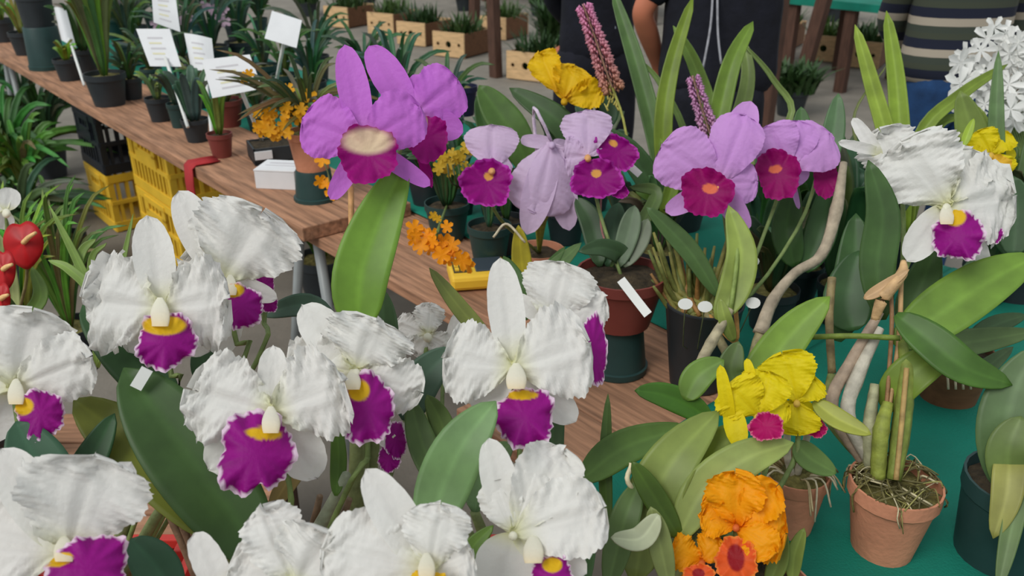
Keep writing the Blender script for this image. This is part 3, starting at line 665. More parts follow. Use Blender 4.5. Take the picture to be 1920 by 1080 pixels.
# golden yellow bloom at the back and broad dark leaves
Q_ = darkpot('golden yellow orchid with folded petals above broad dark leaves', 985, 392, .06, .11, 'black_plastic', 0, .1, .01, MG, 36)
flower(Q_, 'gold', (1058, 186, 2.0), [('p', 1012, 100, 62, .02, .08, .35, (-14, -14)), ('p', 1078, 124, 74, .0, .08, .2), ('p', 1130, 170, 56, .0, .06, .3), ('s', 1040, 130, 30)], stem=[(1050, 260, 2.05), pb(Q_)], ruf=.14)
for pts, wd, c in (([(1000, 335, 2.0), (965, 255, 1.98), (930, 205, 1.98), (898, 160, 1.98)], 74, (76, 108, 46)), ([(960, 330, 2.04), (918, 260, 2.04), (893, 180, 2.04)], 40, (60, 92, 44)), ([(1090, 300, 2.02), (1050, 230, 2.0), (955, 165, 2.02)], 58, (56, 82, 42)), ([(1020, 330, 2.06), (1040, 260, 2.04), (1010, 210, 2.02)], 40, (48, 72, 44)), ([(1110, 250, 2.06), (1140, 215, 2.06), (1135, 180, 2.06)], 44, (52, 84, 56))):
    leaf(Q_, pts, wd, c)
# pink-lavender orchid in a dark pot with dry canes
P_ = tpot('mauve-pink orchid with three dark magenta lips in a dark tall pot full of dry roots', 1305, 715, .072, .17, 'black_plastic', .05, soil='moss', rim=False)
flower(P_, 'pink', (1348, 345, 1.47), [('s', 1408, 190, 66, .02, .04), ('n', 1248, 398, 42, .01), ('n', 1400, 434, 46, .01, .05), ('p', 1242, 270, 122, .006, .07), ('p', 1398, 215, 100, -.005, .1), ('p', 1420, 340, 80, .0)],
       [(1325, 360, 46, 46, -10, (.1, .15, .3, .2), 0)], stem=[(1360, 420, 1.5), (1370, 560, 1.5), pb(P_)], ruf=.05)
flower(P_, 'pink', (1478, 312, 1.52), [('p', 1436, 236, 96, .0, .08), ('p', 1556, 252, 110, .0, .06), ('p', 1495, 226, 90, .01, .06), ('s', 1505, 345, 50), ('n', 1498, 392, 12)],
       [(1459, 326, 39, 46, 8, (-.1, .2, .3, .16), 0)], stem=[(1440, 420, 1.54), (1380, 560, 1.5), pb(P_)], ruf=.05)
flower(P_, 'pink', (1540, 300, 1.56), [('p', 1530, 250, 60)], [(1548, 336, 22, 34, 10, None, 0, -.02, -.4), (1530, 300, 16, 20, 0, None, 0, -.01, -.3)], stem=[(1500, 420, 1.56), (1400, 560, 1.52), pb(P_)], ruf=.06)
for pts, wd, c in (([(1345, 600, 1.42), (1378, 540, 1.42), (1390, 470, 1.42), (1366, 385, 1.43)], 68, (140, 158, 74)), ([(1350, 560, 1.5), (1300, 480, 1.5), (1255, 430, 1.5), (1212, 388, 1.5)], 44, (76, 104, 56)), ([(1490, 500, 1.62), (1475, 430, 1.62), (1490, 340, 1.64)], 62, (52, 82, 36)), ([(1510, 510, 1.62), (1540, 430, 1.62), (1560, 330, 1.64)], 66, (46, 76, 36)), ([(1535, 330, 1.66), (1560, 260, 1.66), (1572, 175, 1.66)], 48, (84, 116, 76)), ([(1500, 320, 1.66), (1503, 250, 1.66), (1502, 200, 1.66)], 40, (70, 104, 56)),
                   ([(1376, 640, 1.42), (1360, 600, 1.4), (1350, 560, 1.4)], 30, (140, 156, 76))):
    leaf(P_, pts, wd, c)
rr = random.Random(9)
for i in range(44):
    x = rr.uniform(1215, 1420); y = rr.uniform(420, 540); c = rr.choice([(140, 136, 70), (120, 124, 64), (150, 110, 60), (108, 116, 60)])
    tube('cane', [pb(P_) + Vector((rr.uniform(-.04, .04), rr.uniform(-.03, .03), 0)), W((x + 1305) / 2, (y + 640) / 2, 1.56), W(x, y, 1.55 + rr.uniform(-.05, .07))], (.004, .006, .0025), c, P_, n=8, k=6, knots=3)
for x, y, a in ((1285, 570, 0), (1322, 575, 0), (1412, 568, 0), (1410, 490, 0)):
    P = W(x, y, 1.42); V = []; Fs = []
    for s in (0, 1):
        for q in range(14):
            t = 2 * math.pi * q / 14; V.append(P + RT * math.cos(t) * .0125 + UP * math.sin(t) * .0095 - tocam(P) * .002 * s)
    Fs = [list(range(14)), list(range(14, 28))[::-1]] + [(q, 14 + q, 14 + (q + 1) % 14, (q + 1) % 14) for q in range(14)]
    tg = thing('oval_tag', {1285: 'white oval plant tag among the dry canes, nearest the red-brown pot', 1322: 'white oval plant tag between the dry canes and the pale upright leaf', 1412: 'white oval plant tag low between the pale upright leaf and the long bare cane', 1410: 'white oval plant tag halfway up the pale upright leaf'}[x], 'plant tag', P, 'oval plant tags in the cane pot')
    mk('tag_plate', V, Fs, 'white_plastic', tg, smooth=False); tube('tag_stick', [P - tocam(P) * .002, P + Vector((0, .03, -.14)).lerp(pb(P_) - P, .3), pb(P_) + Vector((0, .0, -.02))], .001, (84, 92, 60), tg, n=6, k=5)
tube('cane', [W(1425, 625, 1.4), W(1448, 565, 1.42), W(1490, 512, 1.44), W(1540, 478, 1.46), W(1568, 395, 1.48), W(1582, 305, 1.5)], (.012, .010, .008, .009, .011, .006), (172, 158, 136), P_, n=26, k=9, knots=5)
tube('cane', [pb(P_), W(1390, 700, 1.42), W(1425, 625, 1.4)], .008, (140, 132, 96), P_)
tube('cane', [W(1308, 690, 1.4), W(1335, 640, 1.4), W(1370, 580, 1.41)], (.008, .010, .006), (176, 166, 136), P_, knots=3); tube('cane', [W(1370, 580, 1.41), W(1382, 480, 1.42), W(1378, 400, 1.45)], .004, (130, 150, 76), P_)
tube('support_stake', [pb(P_), W(1378, 640, 1.45), W(1378, 560, 1.45)], .004, (186, 140, 76), P_)

# ------------------------------------------------------------------ right: white orchid in the terracotta pot
R_ = tpot('large white orchid with purple lip growing in the terracotta pot on teal cloth', 1652, 1026, .061, .115, 'terracotta', .041, soil='moss', z=TZ + .006)
flower(R_, 'white', (1775, 385, 1.2), [('s', 1700, 490, 62, .01), ('s', 1852, 496, 40, .02), ('p', 1896, 366, 178, .0, .07), ('p', 1690, 268, 170, .01, .08), ('p', 1822, 282, 110, .02)],
       [(1797, 442, 42, 47, 0, (-.15, .72, .42, .34), 0), (1862, 437, 16, 22, 10, None, 0, .01)], stem=[(1715, 470, 1.23), (1692, 520, 1.22)], hood=(1775, 402, 44, 40), ruf=.15)
flower(R_, 'white', (1690, 335, 1.26), [('p', 1650, 245, 110, .01, .08), ('n', 1600, 222, 26, .01, .06, .2, (-40, -40)), ('n', 1572, 266, 20, .0, .04, .2, (-40, -50)), ('p', 1730, 260, 80, .03), ('s', 1632, 390, 34, .03)], stem=[(1694, 420, 1.25), (1692, 520, 1.23)], ruf=.2)
for pts, wd, c in (([(1655, 600, 1.22), (1645, 500, 1.22), (1655, 400, 1.21), (1628, 300, 1.21)], 74, (66, 96, 48)), ([(1680, 650, 1.2), (1760, 590, 1.2), (1850, 530, 1.2), (1945, 480, 1.2)], 112, (108, 142, 52)), ([(1680, 590, 1.16), (1745, 640, 1.13), (1810, 690, 1.11), (1898, 722, 1.1)], 80, (70, 106, 38)), ([(1660, 770, 1.2), (1690, 720, 1.18), (1740, 680, 1.17), (1800, 655, 1.17)], 80, (112, 136, 48)),
                   ([(1690, 610, 1.26), (1725, 540, 1.27), (1755, 460, 1.28)], 70, (66, 98, 46)), ([(1600, 620, 1.3), (1590, 560, 1.31), (1610, 470, 1.32)], 100, (46, 74, 40)), ([(1570, 640, 1.34), (1600, 520, 1.35), (1605, 400, 1.36)], 80, (50, 80, 40)), ([(1690, 660, 1.3), (1800, 645, 1.32), (1940, 622, 1.34)], 60, (92, 116, 66)), ([(1620, 560, 1.2), (1655, 540, 1.19), (1705, 505, 1.18)], 26, (196, 160, 116))):
    leaf(R_, pts, wd, c)
for P, r, c, kn in (([(1625, 880, 1.2), (1560, 765, 1.19), (1595, 680, 1.2), (1650, 585, 1.2)], (.006, .009, .009, .006), (164, 144, 124), 5), ([(1635, 880, 1.19), (1590, 780, 1.18), (1610, 700, 1.19), (1650, 615, 1.2)], (.006, .010, .010, .006), (186, 180, 164), 5),
                    ([(1655, 890, 1.17), (1662, 800, 1.18), (1685, 640, 1.2), (1690, 520, 1.21)], .0035, (186, 150, 104), 6), ([(1650, 890, 1.18), (1660, 790, 1.18), (1672, 610, 1.2), (1668, 520, 1.21)], .003, (150, 112, 76), 6),
                    ([(1645, 900, 1.16), (1652, 810, 1.16), (1665, 755, 1.17)], (.010, .011, .007), (140, 150, 62), 3), ([(1675, 900, 1.16), (1690, 800, 1.17), (1700, 700, 1.18), (1690, 640, 1.2)], (.010, .013, .010, .006), (132, 146, 66), 4), ([(1635, 900, 1.18), (1630, 810, 1.18), (1640, 720, 1.19)], (.010, .010, .006), (164, 164, 128), 3), ([(1680, 900, 1.14), (1690, 800, 1.15), (1700, 690, 1.16)], .0035, (176, 146, 90), 5),
                    ([(1640, 600, 1.2), (1655, 560, 1.19), (1690, 515, 1.19), (1694, 490, 1.2)], (.006, .009, .008, .004), (200, 164, 118), 0), ([(1560, 700, 1.24), (1555, 600, 1.25), (1560, 520, 1.26)], .006, (140, 124, 84), 4), ([(1640, 890, 1.22), (1550, 780, 1.24), (1560, 700, 1.24)], .006, (130, 140, 80), 4)):
    tube('cane', [W(*p) for p in P], r, c, R_, n=18, k=8, knots=kn)
tube('garden_tie', [W(1520, 632, 1.22), W(1600, 630, 1.19), W(1688, 634, 1.17)], .004, (110, 128, 50), R_)
rr = random.Random(12)
pt = WO[R_.name]
for i in range(90):                                                   # roots and moss spilling over the rim
    a = rr.uniform(0, 6.28); a2 = a + rr.uniform(-1.3, 1.3); top = pt + Vector((0, 0, .112)); e = lambda t, r, z: top + Vector((math.cos(t) * r, math.sin(t) * r, z))
    P = [e(a, rr.uniform(.0, .04), rr.uniform(-.004, .01)), e((a + a2) / 2, rr.uniform(.03, .05), rr.uniform(.008, .02)), e(a2, rr.uniform(.05, .062), rr.uniform(-.002, .010))]
    if i % 6 == 0: P += [e(a2, .066, -.008), e(a2 + .1, .064, -rr.uniform(.012, .04))]
    tube('root', P, rr.choice([.0007, .001, .0016]), rr.choice([(150, 146, 84), (120, 112, 62), (196, 186, 150), (104, 98, 58), (90, 84, 50)]), R_, n=9, k=5)
# yellow orchid with purple lips
Y_ = tpot('yellow orchid with purple lip and broad green leaves at the front of the teal cloth', 1330, 1110, .06, .10, 'black_plastic', .045, z=TZ + .006)
flower(Y_, 'yellow', (1420, 778, 1.02), [('n', 1350, 684, 26, -.005, .08, .2, (-50, 20)), ('n', 1400, 672, 20, .01, .06, .2, (-4, -40)), ('p', 1366, 722, 104, .0, .10), ('p', 1442, 696, 96, .004, .08), ('n', 1388, 838, 42, -.01, .1, .2, (-48, -10)), ('p', 1480, 760, 60, .01)],
       [(1437, 800, 29, 26, 0, None, 0, -.05)], stem=[(1440, 860, 1.06), (1400, 960, 1.08), pb(Y_)], ruf=.11)
flower(Y_, 'yellow', (1494, 752, 1.09), [('p', 1466, 662, 108, .01, .06, .1), ('p', 1496, 815, 86, -.004, .1), ('p', 1524, 706, 76, .01), ('s', 1515, 780, 40), ('n', 1450, 800, 30)], [(1530, 802, 20, 18, -20, None, 0, .0)], stem=[(1490, 860, 1.1), (1410, 980, 1.1), pb(Y_)], ruf=.11)
for pts, wd, c in (([(1385, 770, 1.16), (1430, 700, 1.17), (1490, 620, 1.18), (1556, 556, 1.18)], 88, (114, 146, 52)), ([(1335, 790, 1.14), (1290, 760, 1.14), (1240, 740, 1.14), (1190, 732, 1.14)], 58, (70, 116, 34)), ([(1285, 750, 1.14), (1310, 705, 1.14), (1358, 675, 1.14)], 62, (104, 136, 56)), ([(1190, 1090, 1.0), (1215, 960, 1.0), (1265, 860, 1.0), (1348, 770, 1.02)], 112, (122, 138, 66)),
                   ([(1270, 1010, .98), (1320, 920, .98), (1400, 860, .98), (1488, 830, .98)], 88, (140, 156, 82)), ([(1300, 900, 1.04), (1350, 840, 1.04), (1400, 800, 1.04)], 76, (124, 146, 40)), ([(1525, 752, 1.1), (1570, 785, 1.08), (1634, 815, 1.06)], 44, (150, 156, 62)), ([(1490, 830, 1.1), (1520, 860, 1.1), (1568, 888, 1.1)], 54, (98, 126, 64)), ([(1275, 1010, .98), (1225, 930, .98), (1185, 865, .98)], 52, (72, 98, 30)),
                   ([(1090, 900, 1.1), (1170, 840, 1.12), (1290, 800, 1.14)], 76, (96, 128, 60)), ([(1140, 1000, 1.12), (1135, 880, 1.12), (1140, 738, 1.14)], 28, (88, 116, 54)), ([(1140, 1100, .98), (1170, 980, .98), (1200, 900, 1.0)], 62, (92, 116, 64)), ([(1255, 1100, .94), (1235, 1010, .93), (1220, 950, .93)], 50, (130, 142, 84)), ([(1235, 965, .92), (1200, 1010, .92), (1145, 1008, .92)], 50, (184, 190, 156)),
                   ([(1485, 1090, 1.0), (1490, 1040, 1.0), (1508, 990, 1.0)], 34, (118, 136, 56)), ([(1440, 1100, .99), (1460, 1050, .99), (1470, 990, .99)], 40, (104, 124, 50)), ([(1380, 720, 1.16), (1370, 690, 1.16), (1385, 640, 1.16)], 56, (88, 110, 60))):
    leaf(Y_, pts, wd, c)
for p in ((1300, 950, .98), (1270, 1010, .98), (1190, 1090, 1.0), (1255, 1100, .94), (1300, 900, 1.04), (1385, 770, 1.16)): bulb(Y_, *p, .007)
tube('support_stake', [pb(Y_), W(1190, 920, 1.0), W(1184, 868, 1.0)], .003, (226, 214, 176), Y_)
# orange orchid
O_ = tpot('orange orchid with folded ruffled petals in front of the yellow orchid', 1420, 1200, .055, .09, 'terracotta', .04, z=TZ + .006)
flower(O_, 'orange', (1380, 985, .96), [('p', 1378, 884, 110, .0, .12, .3), ('p', 1474, 1000, 120, -.012, .16, -.4), ('p', 1456, 912, 80, .0, .14, .4), ('p', 1312, 965, 70, .006, .08, .4), ('p', 1455, 1035, 70, -.03, .16), ('p', 1320, 930, 50, .01), ('s', 1420, 890, 60)],
       [(1380, 1050, 38, 40, 0, (0, .1, .4, .6), 0)], stem=[(1385, 1100, 1.0), pb(O_)], ruf=.16)
flower(O_, 'orange', (1316, 1052, .96), [('p', 1256, 1028, 70, .0, .08), ('p', 1350, 1010, 70, .0), ('p', 1300, 1120, 60), ('p', 1260, 1070, 50)], [(1310, 1080, 28, 22, 0, (0, .2, .4, .4), 0)], stem=[(1330, 1120, 1.0), pb(O_)], ruf=.18)
# small terracotta root pot behind, dark pot at right, others on the cloth
S2 = tpot('small terracotta pot of tangled roots behind the orange orchid', 1475, 985, .047, .10, 'terracotta', .034, soil='moss', z=TZ + .006)
rr = random.Random(15); pt = WO[S2.name]
for i in range(26):
    a = rr.uniform(0, 6.28); d_ = Vector((math.cos(a), math.sin(a), 0)); top = pt + Vector((0, 0, .098))
    tube('root', [top + d_ * .02, top + d_ * .045 + Vector((0, 0, .012)), top + d_ * rr.uniform(.05, .075) + Vector((0, 0, -rr.uniform(.0, .05)))], .0014, rr.choice([(176, 160, 120), (120, 100, 60), (200, 190, 160)]), S2, n=8, k=5)
for x0, x1 in ((1478, 1476), (1486, 1520)): tube('cane', [pt + Vector((0, 0, .08)), W((x0 + x1) / 2, 860, 1.2), W(x1, 790, 1.16)], .005, (186, 180, 160), S2, knots=3)
T_ = tpot('dark pot with drooping grey-green leaves beside the big terracotta pot', 1875, 1040, .072, .13, 'green_plastic', .06, z=TZ + .006)
for pts, wd, c in (([(1890, 840, 1.1), (1892, 880, 1.08), (1885, 940, 1.07), (1862, 1010, 1.07)], 62, (142, 142, 72)), ([(1905, 850, 1.1), (1908, 930, 1.07), (1890, 1020, 1.06), (1870, 1110, 1.05)], 40, (96, 120, 70)), ([(1895, 930, 1.12), (1885, 830, 1.1), (1900, 740, 1.1), (1945, 650, 1.1)], 112, (92, 118, 74)), ([(1900, 930, 1.1), (1890, 850, 1.08), (1915, 780, 1.08)], 84, (104, 124, 66))):
    leaf(T_, pts, wd, c)
bulb(T_, 1892, 860, 1.1, .008); bulb(T_, 1890, 840, 1.11, .006)
U_ = tpot('small brown pot behind the large white orchid pot on teal cloth', 1775, 745, .062, .10, 'brown_board', .048, z=TZ + .006)
for pts, wd, c in (([(1770, 700, 1.46), (1800, 560, 1.48), (1850, 470, 1.5)], 60, (70, 98, 60)), ([(1780, 700, 1.46), (1850, 620, 1.48), (1925, 590, 1.48)], 44, (62, 88, 54)), ([(1780, 700, 1.44), (1830, 700, 1.42), (1900, 650, 1.42)], 40, (80, 104, 66)), ([(1760, 700, 1.5), (1740, 560, 1.55), (1750, 450, 1.58)], 60, (52, 80, 46))): leaf(U_, pts, wd, c)
for k in range(4): tube('root', [W(1760 + 14 * k, 690, 1.42), W(1775 + 14 * k, 700, 1.4), W(1778 + 14 * k, 730, 1.4)], .002, (190, 180, 150), U_, n=7, k=5)
# yellow small orchid and the white cluster at the right edge, narrow strap leaves
V_ = tpot('small lemon yellow orchid above the ruffled white bloom', 1900, 560, .06, .11, 'black_plastic', .045)
flower(V_, 'yellow', (1858, 288, 1.75), [('p', 1832, 246, 60, .01), ('p', 1886, 246, 60, .01), ('p', 1826, 300, 50), ('p', 1884, 330, 58, -.01), ('p', 1850, 250, 40, .02), ('s', 1905, 290, 26)], [(1872, 308, 20, 18, 0, (0, 0, 2, 2))], stem=[(1868, 360, 1.77), (1890, 450, 1.78), pb(V_)], ruf=.12)
for pts, wd, c in (([(1728, 366, 1.6), (1755, 310, 1.6), (1792, 250, 1.6)], 28, (150, 176, 40)), ([(1806, 275, 1.7), (1815, 250, 1.7), (1826, 222, 1.7)], 18, (150, 176, 50)), ([(1850, 420, 1.8), (1830, 280, 1.8), (1800, 170, 1.8)], 70, (116, 136, 62)), ([(1880, 420, 1.78), (1868, 260, 1.76), (1872, 95, 1.76)], 32, (92, 122, 72)), ([(1880, 430, 1.84), (1850, 300, 1.84), (1835, 200, 1.84)], 50, (120, 140, 50)), ([(1900, 430, 1.8), (1930, 330, 1.8), (1940, 230, 1.8)], 50, (80, 106, 56)),
                   ([(1900, 480, 1.72), (1905, 400, 1.72), (1900, 330, 1.72)], 70, (60, 88, 56)), ([(1920, 500, 1.76), (1870, 420, 1.76), (1835, 330, 1.76)], 50, (50, 78, 46))): leaf(V_, pts, wd, c)
tube('cane', [W(1880, 440, 1.8), W(1800, 250, 1.8), W(1720, 220, 1.8)][:2], .006, (120, 134, 60), V_)
X_ = tpot('upright orchid with narrow bright green strap leaves behind the white bloom', 1690, 520, .06, .11, 'black_plastic', .045)
for pts, wd, c in (([(1692, 440, 1.92), (1690, 300, 1.9), (1680, 150, 1.9), (1662, 20, 1.9)], 40, (132, 158, 52)), ([(1688, 440, 1.92), (1670, 290, 1.9), (1635, 160, 1.9), (1603, 46, 1.9)], 36, (140, 162, 60)), ([(1700, 440, 1.92), (1725, 260, 1.9), (1800, 180, 1.9), (1890, 120, 1.92)], 30, (118, 140, 50)), ([(1700, 440, 1.94), (1750, 250, 1.92), (1810, 215, 1.92)], 24, (120, 144, 56)), ([(1690, 440, 1.94), (1600, 240, 1.94), (1665, 118, 1.94)], 6, (120, 130, 76))): leaf(X_, pts, wd, c, basew=.6, tip=.4, wide=.2, fold=.35)
Z_ = tpot('orchid with a dense head of small frilly white flowers beside the striped jumper', 1930, 470, .06, .11, 'black_plastic', .045)
rr = random.Random(21); pts = []
for i in range(56):
    a = rr.uniform(0, 6.28); q = math.sqrt(rr.uniform(0, 1)); pts.append((1884 + 98 * q * math.cos(a), 142 + 92 * q * math.sin(a)))
florets(Z_, pts, 2.1, 25, (244, 244, 240), 22, 6, .36); florets(Z_, [(1900, 225), (1895, 205), (1800, 118), (1800, 158)], 2.08, 28, (244, 244, 240), 23, 5, .36)
for q in range(8): tube('flower_stalk', [pb(Z_), W(1900 + q * 4, 260, 2.14), W(1850 + q * 10, 150, 2.12)], .003, (110, 130, 70), Z_)

# ================================================================== FAR TABLE (upper left): small pots, signs, box
LG = (120, 150, 60); MGR = (92, 124, 62); DGR = (62, 88, 66)
def far(label, px, py, rt, h, m, n, L, wd, c, seed, spread=.5, z=UZ, rim=True, **kw):
    return darkpot(label, px, py, rt, h, m, n, L, wd, c, seed, spread, z=z, rim=rim, **kw)
far('small dark pot of leafy seedlings at the far end of the plank', 12, 78, .065, .13, 'black_plastic', 14, .28, .022, LG, 41)
far('low dark pot beside the stacked green pots', 50, 102, .07, .12, 'black_plastic', 14, .24, .022, (150, 170, 80), 42)
gp = G(92, 128, UZ); gq = Vector((gp.x, gp.y, UZ))
u2 = thing('upturned_pot', 'tall dark green pot turned upside down under a black pot', 'pot', gq)
lathe('pot', [(.09, 0), (.091, .02), (.086, .022), (.078, .2), (.075, .204), (0, .204)], gq, 'green_plastic', u2)
o = orchid('black pot of tall leaves standing on the upturned green pot', gq.x, gq.y, UZ + .204, .082, .15, 'black_plastic', name='potted_plant', cat='potted plant', rb=.07); clump(o, pb(o), 14, .4, .03, MGR, 43, .4)
far('small dark pot with a bright green seedling beside the curved white card', 132, 150, .06, .10, 'black_plastic', 14, .11, .02, (110, 150, 50), 44, .6)
far('wide black pot with tall grassy leaves and pale moss', 207, 196, .082, .13, 'black_plastic', 26, .52, .026, (98, 134, 62), 45, .34, soil='moss')
far('black pot of dark leaves behind the grassy pot', 165, 135, .06, .11, 'black_plastic', 16, .3, .028, (76, 108, 60), 46, .5, z=UZ)
far('small black pot of grey-green rosettes under the slanted-stake sign', 302, 226, .048, .09, 'black_plastic', 18, .13, .018, (120, 134, 90), 47, .6)
far('grey pot wedged between two black pots on the plank', 338, 238, .038, .09, 'green_plastic', 12, .16, .018, (84, 108, 84), 48, .5)
far('small black pot of dark rounded leaves at the foot of the sign stake', 371, 264, .048, .08, 'black_plastic', 16, .2, .03, (78, 102, 84), 49, .45)
far('small maroon pot with fresh green leaves beside the red cloth', 417, 293, .042, .08, 'brown_plastic', 14, .2, .018, (104, 140, 56), 50, .35)
far('dark red pot behind the large price sign', 430, 235, .06, .1, 'brown_plastic', 8, .12, .02, MGR, 51, z=UZ)
bt = G(515, 297, UZ)
tr = thing('black_tray', 'shallow black tray with a white label next to the white box', 'tray', bt); tr.rotation_euler = (0, 0, TROT + R(75))
boxes('tray_floor', [(0, 0, .006, .15, .13, .01)], 'black_plastic', tr, WO[tr.name]); boxes('tray_wall', [(0, -.062, .03, .15, .006, .05), (0, .062, .03, .15, .006, .05), (-.072, 0, .03, .006, .13, .05), (.072, 0, .03, .006, .13, .05)], 'black_plastic', tr, WO[tr.name])
boxes('price_label', [(-.045, -.068, .034, .055, .006, .026)], 'white_card', tr, WO[tr.name]); boxes('tray_soil', [(0, 0, .03, .138, .118, .04)], 'soil', tr, WO[tr.name])
wb = G(530, 345, UZ); bx_ = thing('white_box', 'small white cardboard box lying on the raised boards', 'box', wb); bx_.rotation_euler = (0, 0, R(-8))
boxes('box_body', [(0, .0, .027, .125, .105, .054)], 'white_card', bx_, WO[bx_.name], bevel=.002); boxes('box_lid', [(0, 0, .0565, .127, .107, .005)], 'white_card', bx_, WO[bx_.name], bevel=.001)
boxes('lid_print', [(.0, .02, .0595, .08, .012, .0005), (.0, -.004, .0595, .09, .006, .0005)], 'print_ink', bx_, WO[bx_.name])
# ribbed dark pot with terracotta pot on it: bushy orange orchid
rp = G(592, 372, UZ); rq = Vector((rp.x, rp.y, UZ))
u3 = thing('upturned_pot', 'ribbed dark green pot carrying the bushy orange orchid', 'pot', rq)
lathe('pot', [(.062, 0), (.062, .01), (.056, .012), (.050, .085), (.048, .09), (0, .09)], rq, 'green_plastic', u3, 40, ribs=1)
bo = orchid('bushy orchid with small orange flowers in a terracotta pot on the ribbed pot', rq.x, rq.y, rq.z + .09, .062, .11, 'terracotta', name='potted_orchid', rb=.046)
clump(bo, pb(bo), 60, .22, .014, (106, 112, 64), 61, 1.0, .5, lmin=.4); clump(bo, pb(bo), 20, .24, .014, (84, 96, 56), 62, .8, .2, dirbias=(-.45, 0, 0))
rr = random.Random(63)
florets(bo, [(515 + rr.uniform(-38, 28), 225 + rr.uniform(-26, 30)) for i in range(20)] + [(575, 190), (565, 205), (580, 180), (558, 222), (462, 142), (468, 138), (459, 150), (540, 168), (520, 250), (505, 245)], 2.32, 12, (240, 172, 30), 64)
florets(bo, [(605, 300), (612, 345), (635, 350), (600, 340), (625, 358), (645, 345)], 2.2, 15, (248, 164, 20), 65)
for q in range(6): tube('flower_stalk', [pb(bo), W(540 - q * 6, 200, 2.34), W(520 - q * 9, 222, 2.32)], .002, (96, 100, 56), bo)
tube('flower_stalk', [pb(bo), W(500, 170, 2.34), W(464, 143, 2.32)], .002, (96, 100, 56), bo); tube('flower_stalk', [pb(bo), W(610, 310, 2.24), W(620, 350, 2.2)], .002, (96, 100, 56), bo)
# red cloth draped over the plank edge
A0, B0 = tz(G(408, 300, UZ)); V = []; Fs = []
for i in range(7):
    a = A0 - .035 + .07 * i / 6
    for j, (b, z) in enumerate(((.04, .006), (.0, .008), (-.04, .006), (-.055, -.005), (-.062, -.06), (-.058, -.16), (-.062, -.26))):
        V.append(T(a + .006 * math.sin(j * 2 + i), b, UZ + z + .003 * math.sin(i * 2.1)))
for i in range(6):
    for j in range(6): Fs.append((i * 7 + j, i * 7 + j + 1, i * 7 + j + 8, i * 7 + j + 7))
tag(mk('red_cloth', V, Fs, 'red_cloth', None, T(A0, 0, UZ), solid=.004), 'red cloth hanging over the plank edge by the yellow crates', 'cloth')

# plant signs: card on a stake
def sign(label, quad, d, foot, group='white signs among the small pots', lines=True, bend=0, head=None):
    P = [W(x, y, d) for x, y in quad]                                # tl, tr, br, bl
    foot = Vector(foot); s = thing('plant_sign', label, 'sign', foot, group)
    n = (P[1] - P[0]).cross(P[3] - P[0]).normalized()
    if n.dot(tocam(P[0])) < 0: n = -n
    V = []; Fs = []; nx = 8
    for sgn in (0, 1):
        for i in range(nx + 1):
            u = i / nx
            for j in (0, 1):
                V.append(P[0].lerp(P[1], u).lerp(P[3].lerp(P[2], u), j) + n * (bend * math.sin(math.pi * u) - .0015 * sgn))
    m = 2 * (nx + 1)
    for i in range(nx):
        a = i * 2; Fs += [(a, a + 1, a + 3, a + 2), (m + a, m + a + 2, m + a + 3, m + a + 1), (a, a + 2, m + a + 2, m + a), (a + 1, m + a + 1, m + a + 3, a + 3)]
    Fs += [(0, m, m + 1, 1), (m - 2, m - 1, 2 * m - 1, 2 * m - 2)]
    c = mk('card', V, Fs, 'white_card', s, smooth=False)
    if lines:
        for k in range(5):
            v = .22 + .14 * k; V = []; Fs = []
            e0, e1 = .24, .70 - .08 * (k % 2)
            for i in range(7):
                u = e0 + (e1 - e0) * i / 6
                for j in (v, v + .045): V.append(P[0].lerp(P[1], u).lerp(P[3].lerp(P[2], u), j) + n * (bend * math.sin(math.pi * u) + .0006))
            for i in range(6): Fs.append((i * 2, i * 2 + 1, i * 2 + 3, i * 2 + 2))
            mk('print_line', V, Fs, ('print_ink', 'print_yellow')[k % 2], c, smooth=False)
    top = P[3].lerp(P[2], .6).lerp(P[0].lerp(P[1], .5), .25) - n * .004
    h = head or top
    tube('stake', [h, h.lerp(foot, .5), foot], .0065, (0, 0, 0), s, m='white_plastic', n=4, k=6)
sign('white sign whose card tops all others among dark pots', [(284, -14), (328, -14), (338, 60), (288, 42)], 3.6, G(335, 150, TZ + .05))
sign('white sign card with pale print on a long slanted stake', [(255, 54), (318, 54), (340, 125), (281, 124)], 3.15, G(352, 238, UZ + .07))
sign('narrow curved white sign between two larger sign cards', [(345, 62), (397, 72), (404, 135), (359, 132)], 3.2, G(398, 262, UZ + .03), bend=.012)
sign('wide white sign card with an orange floret in front', [(378, 112), (468, 102), (492, 166), (398, 184)], 2.62, G(494, 272, UZ + .03))
sign('tilted white sign card above the bushy orange orchid', [(510, 20), (566, 38), (556, 90), (496, 72)], 3.0, G(508, 205, TZ + .05), lines=False)
sign('tall curved white card leaning over the small seedling pot', [(101, 14), (124, 18), (143, 90), (116, 76)], 4.0, G(158, 160, UZ + .03), lines=False, bend=.02)

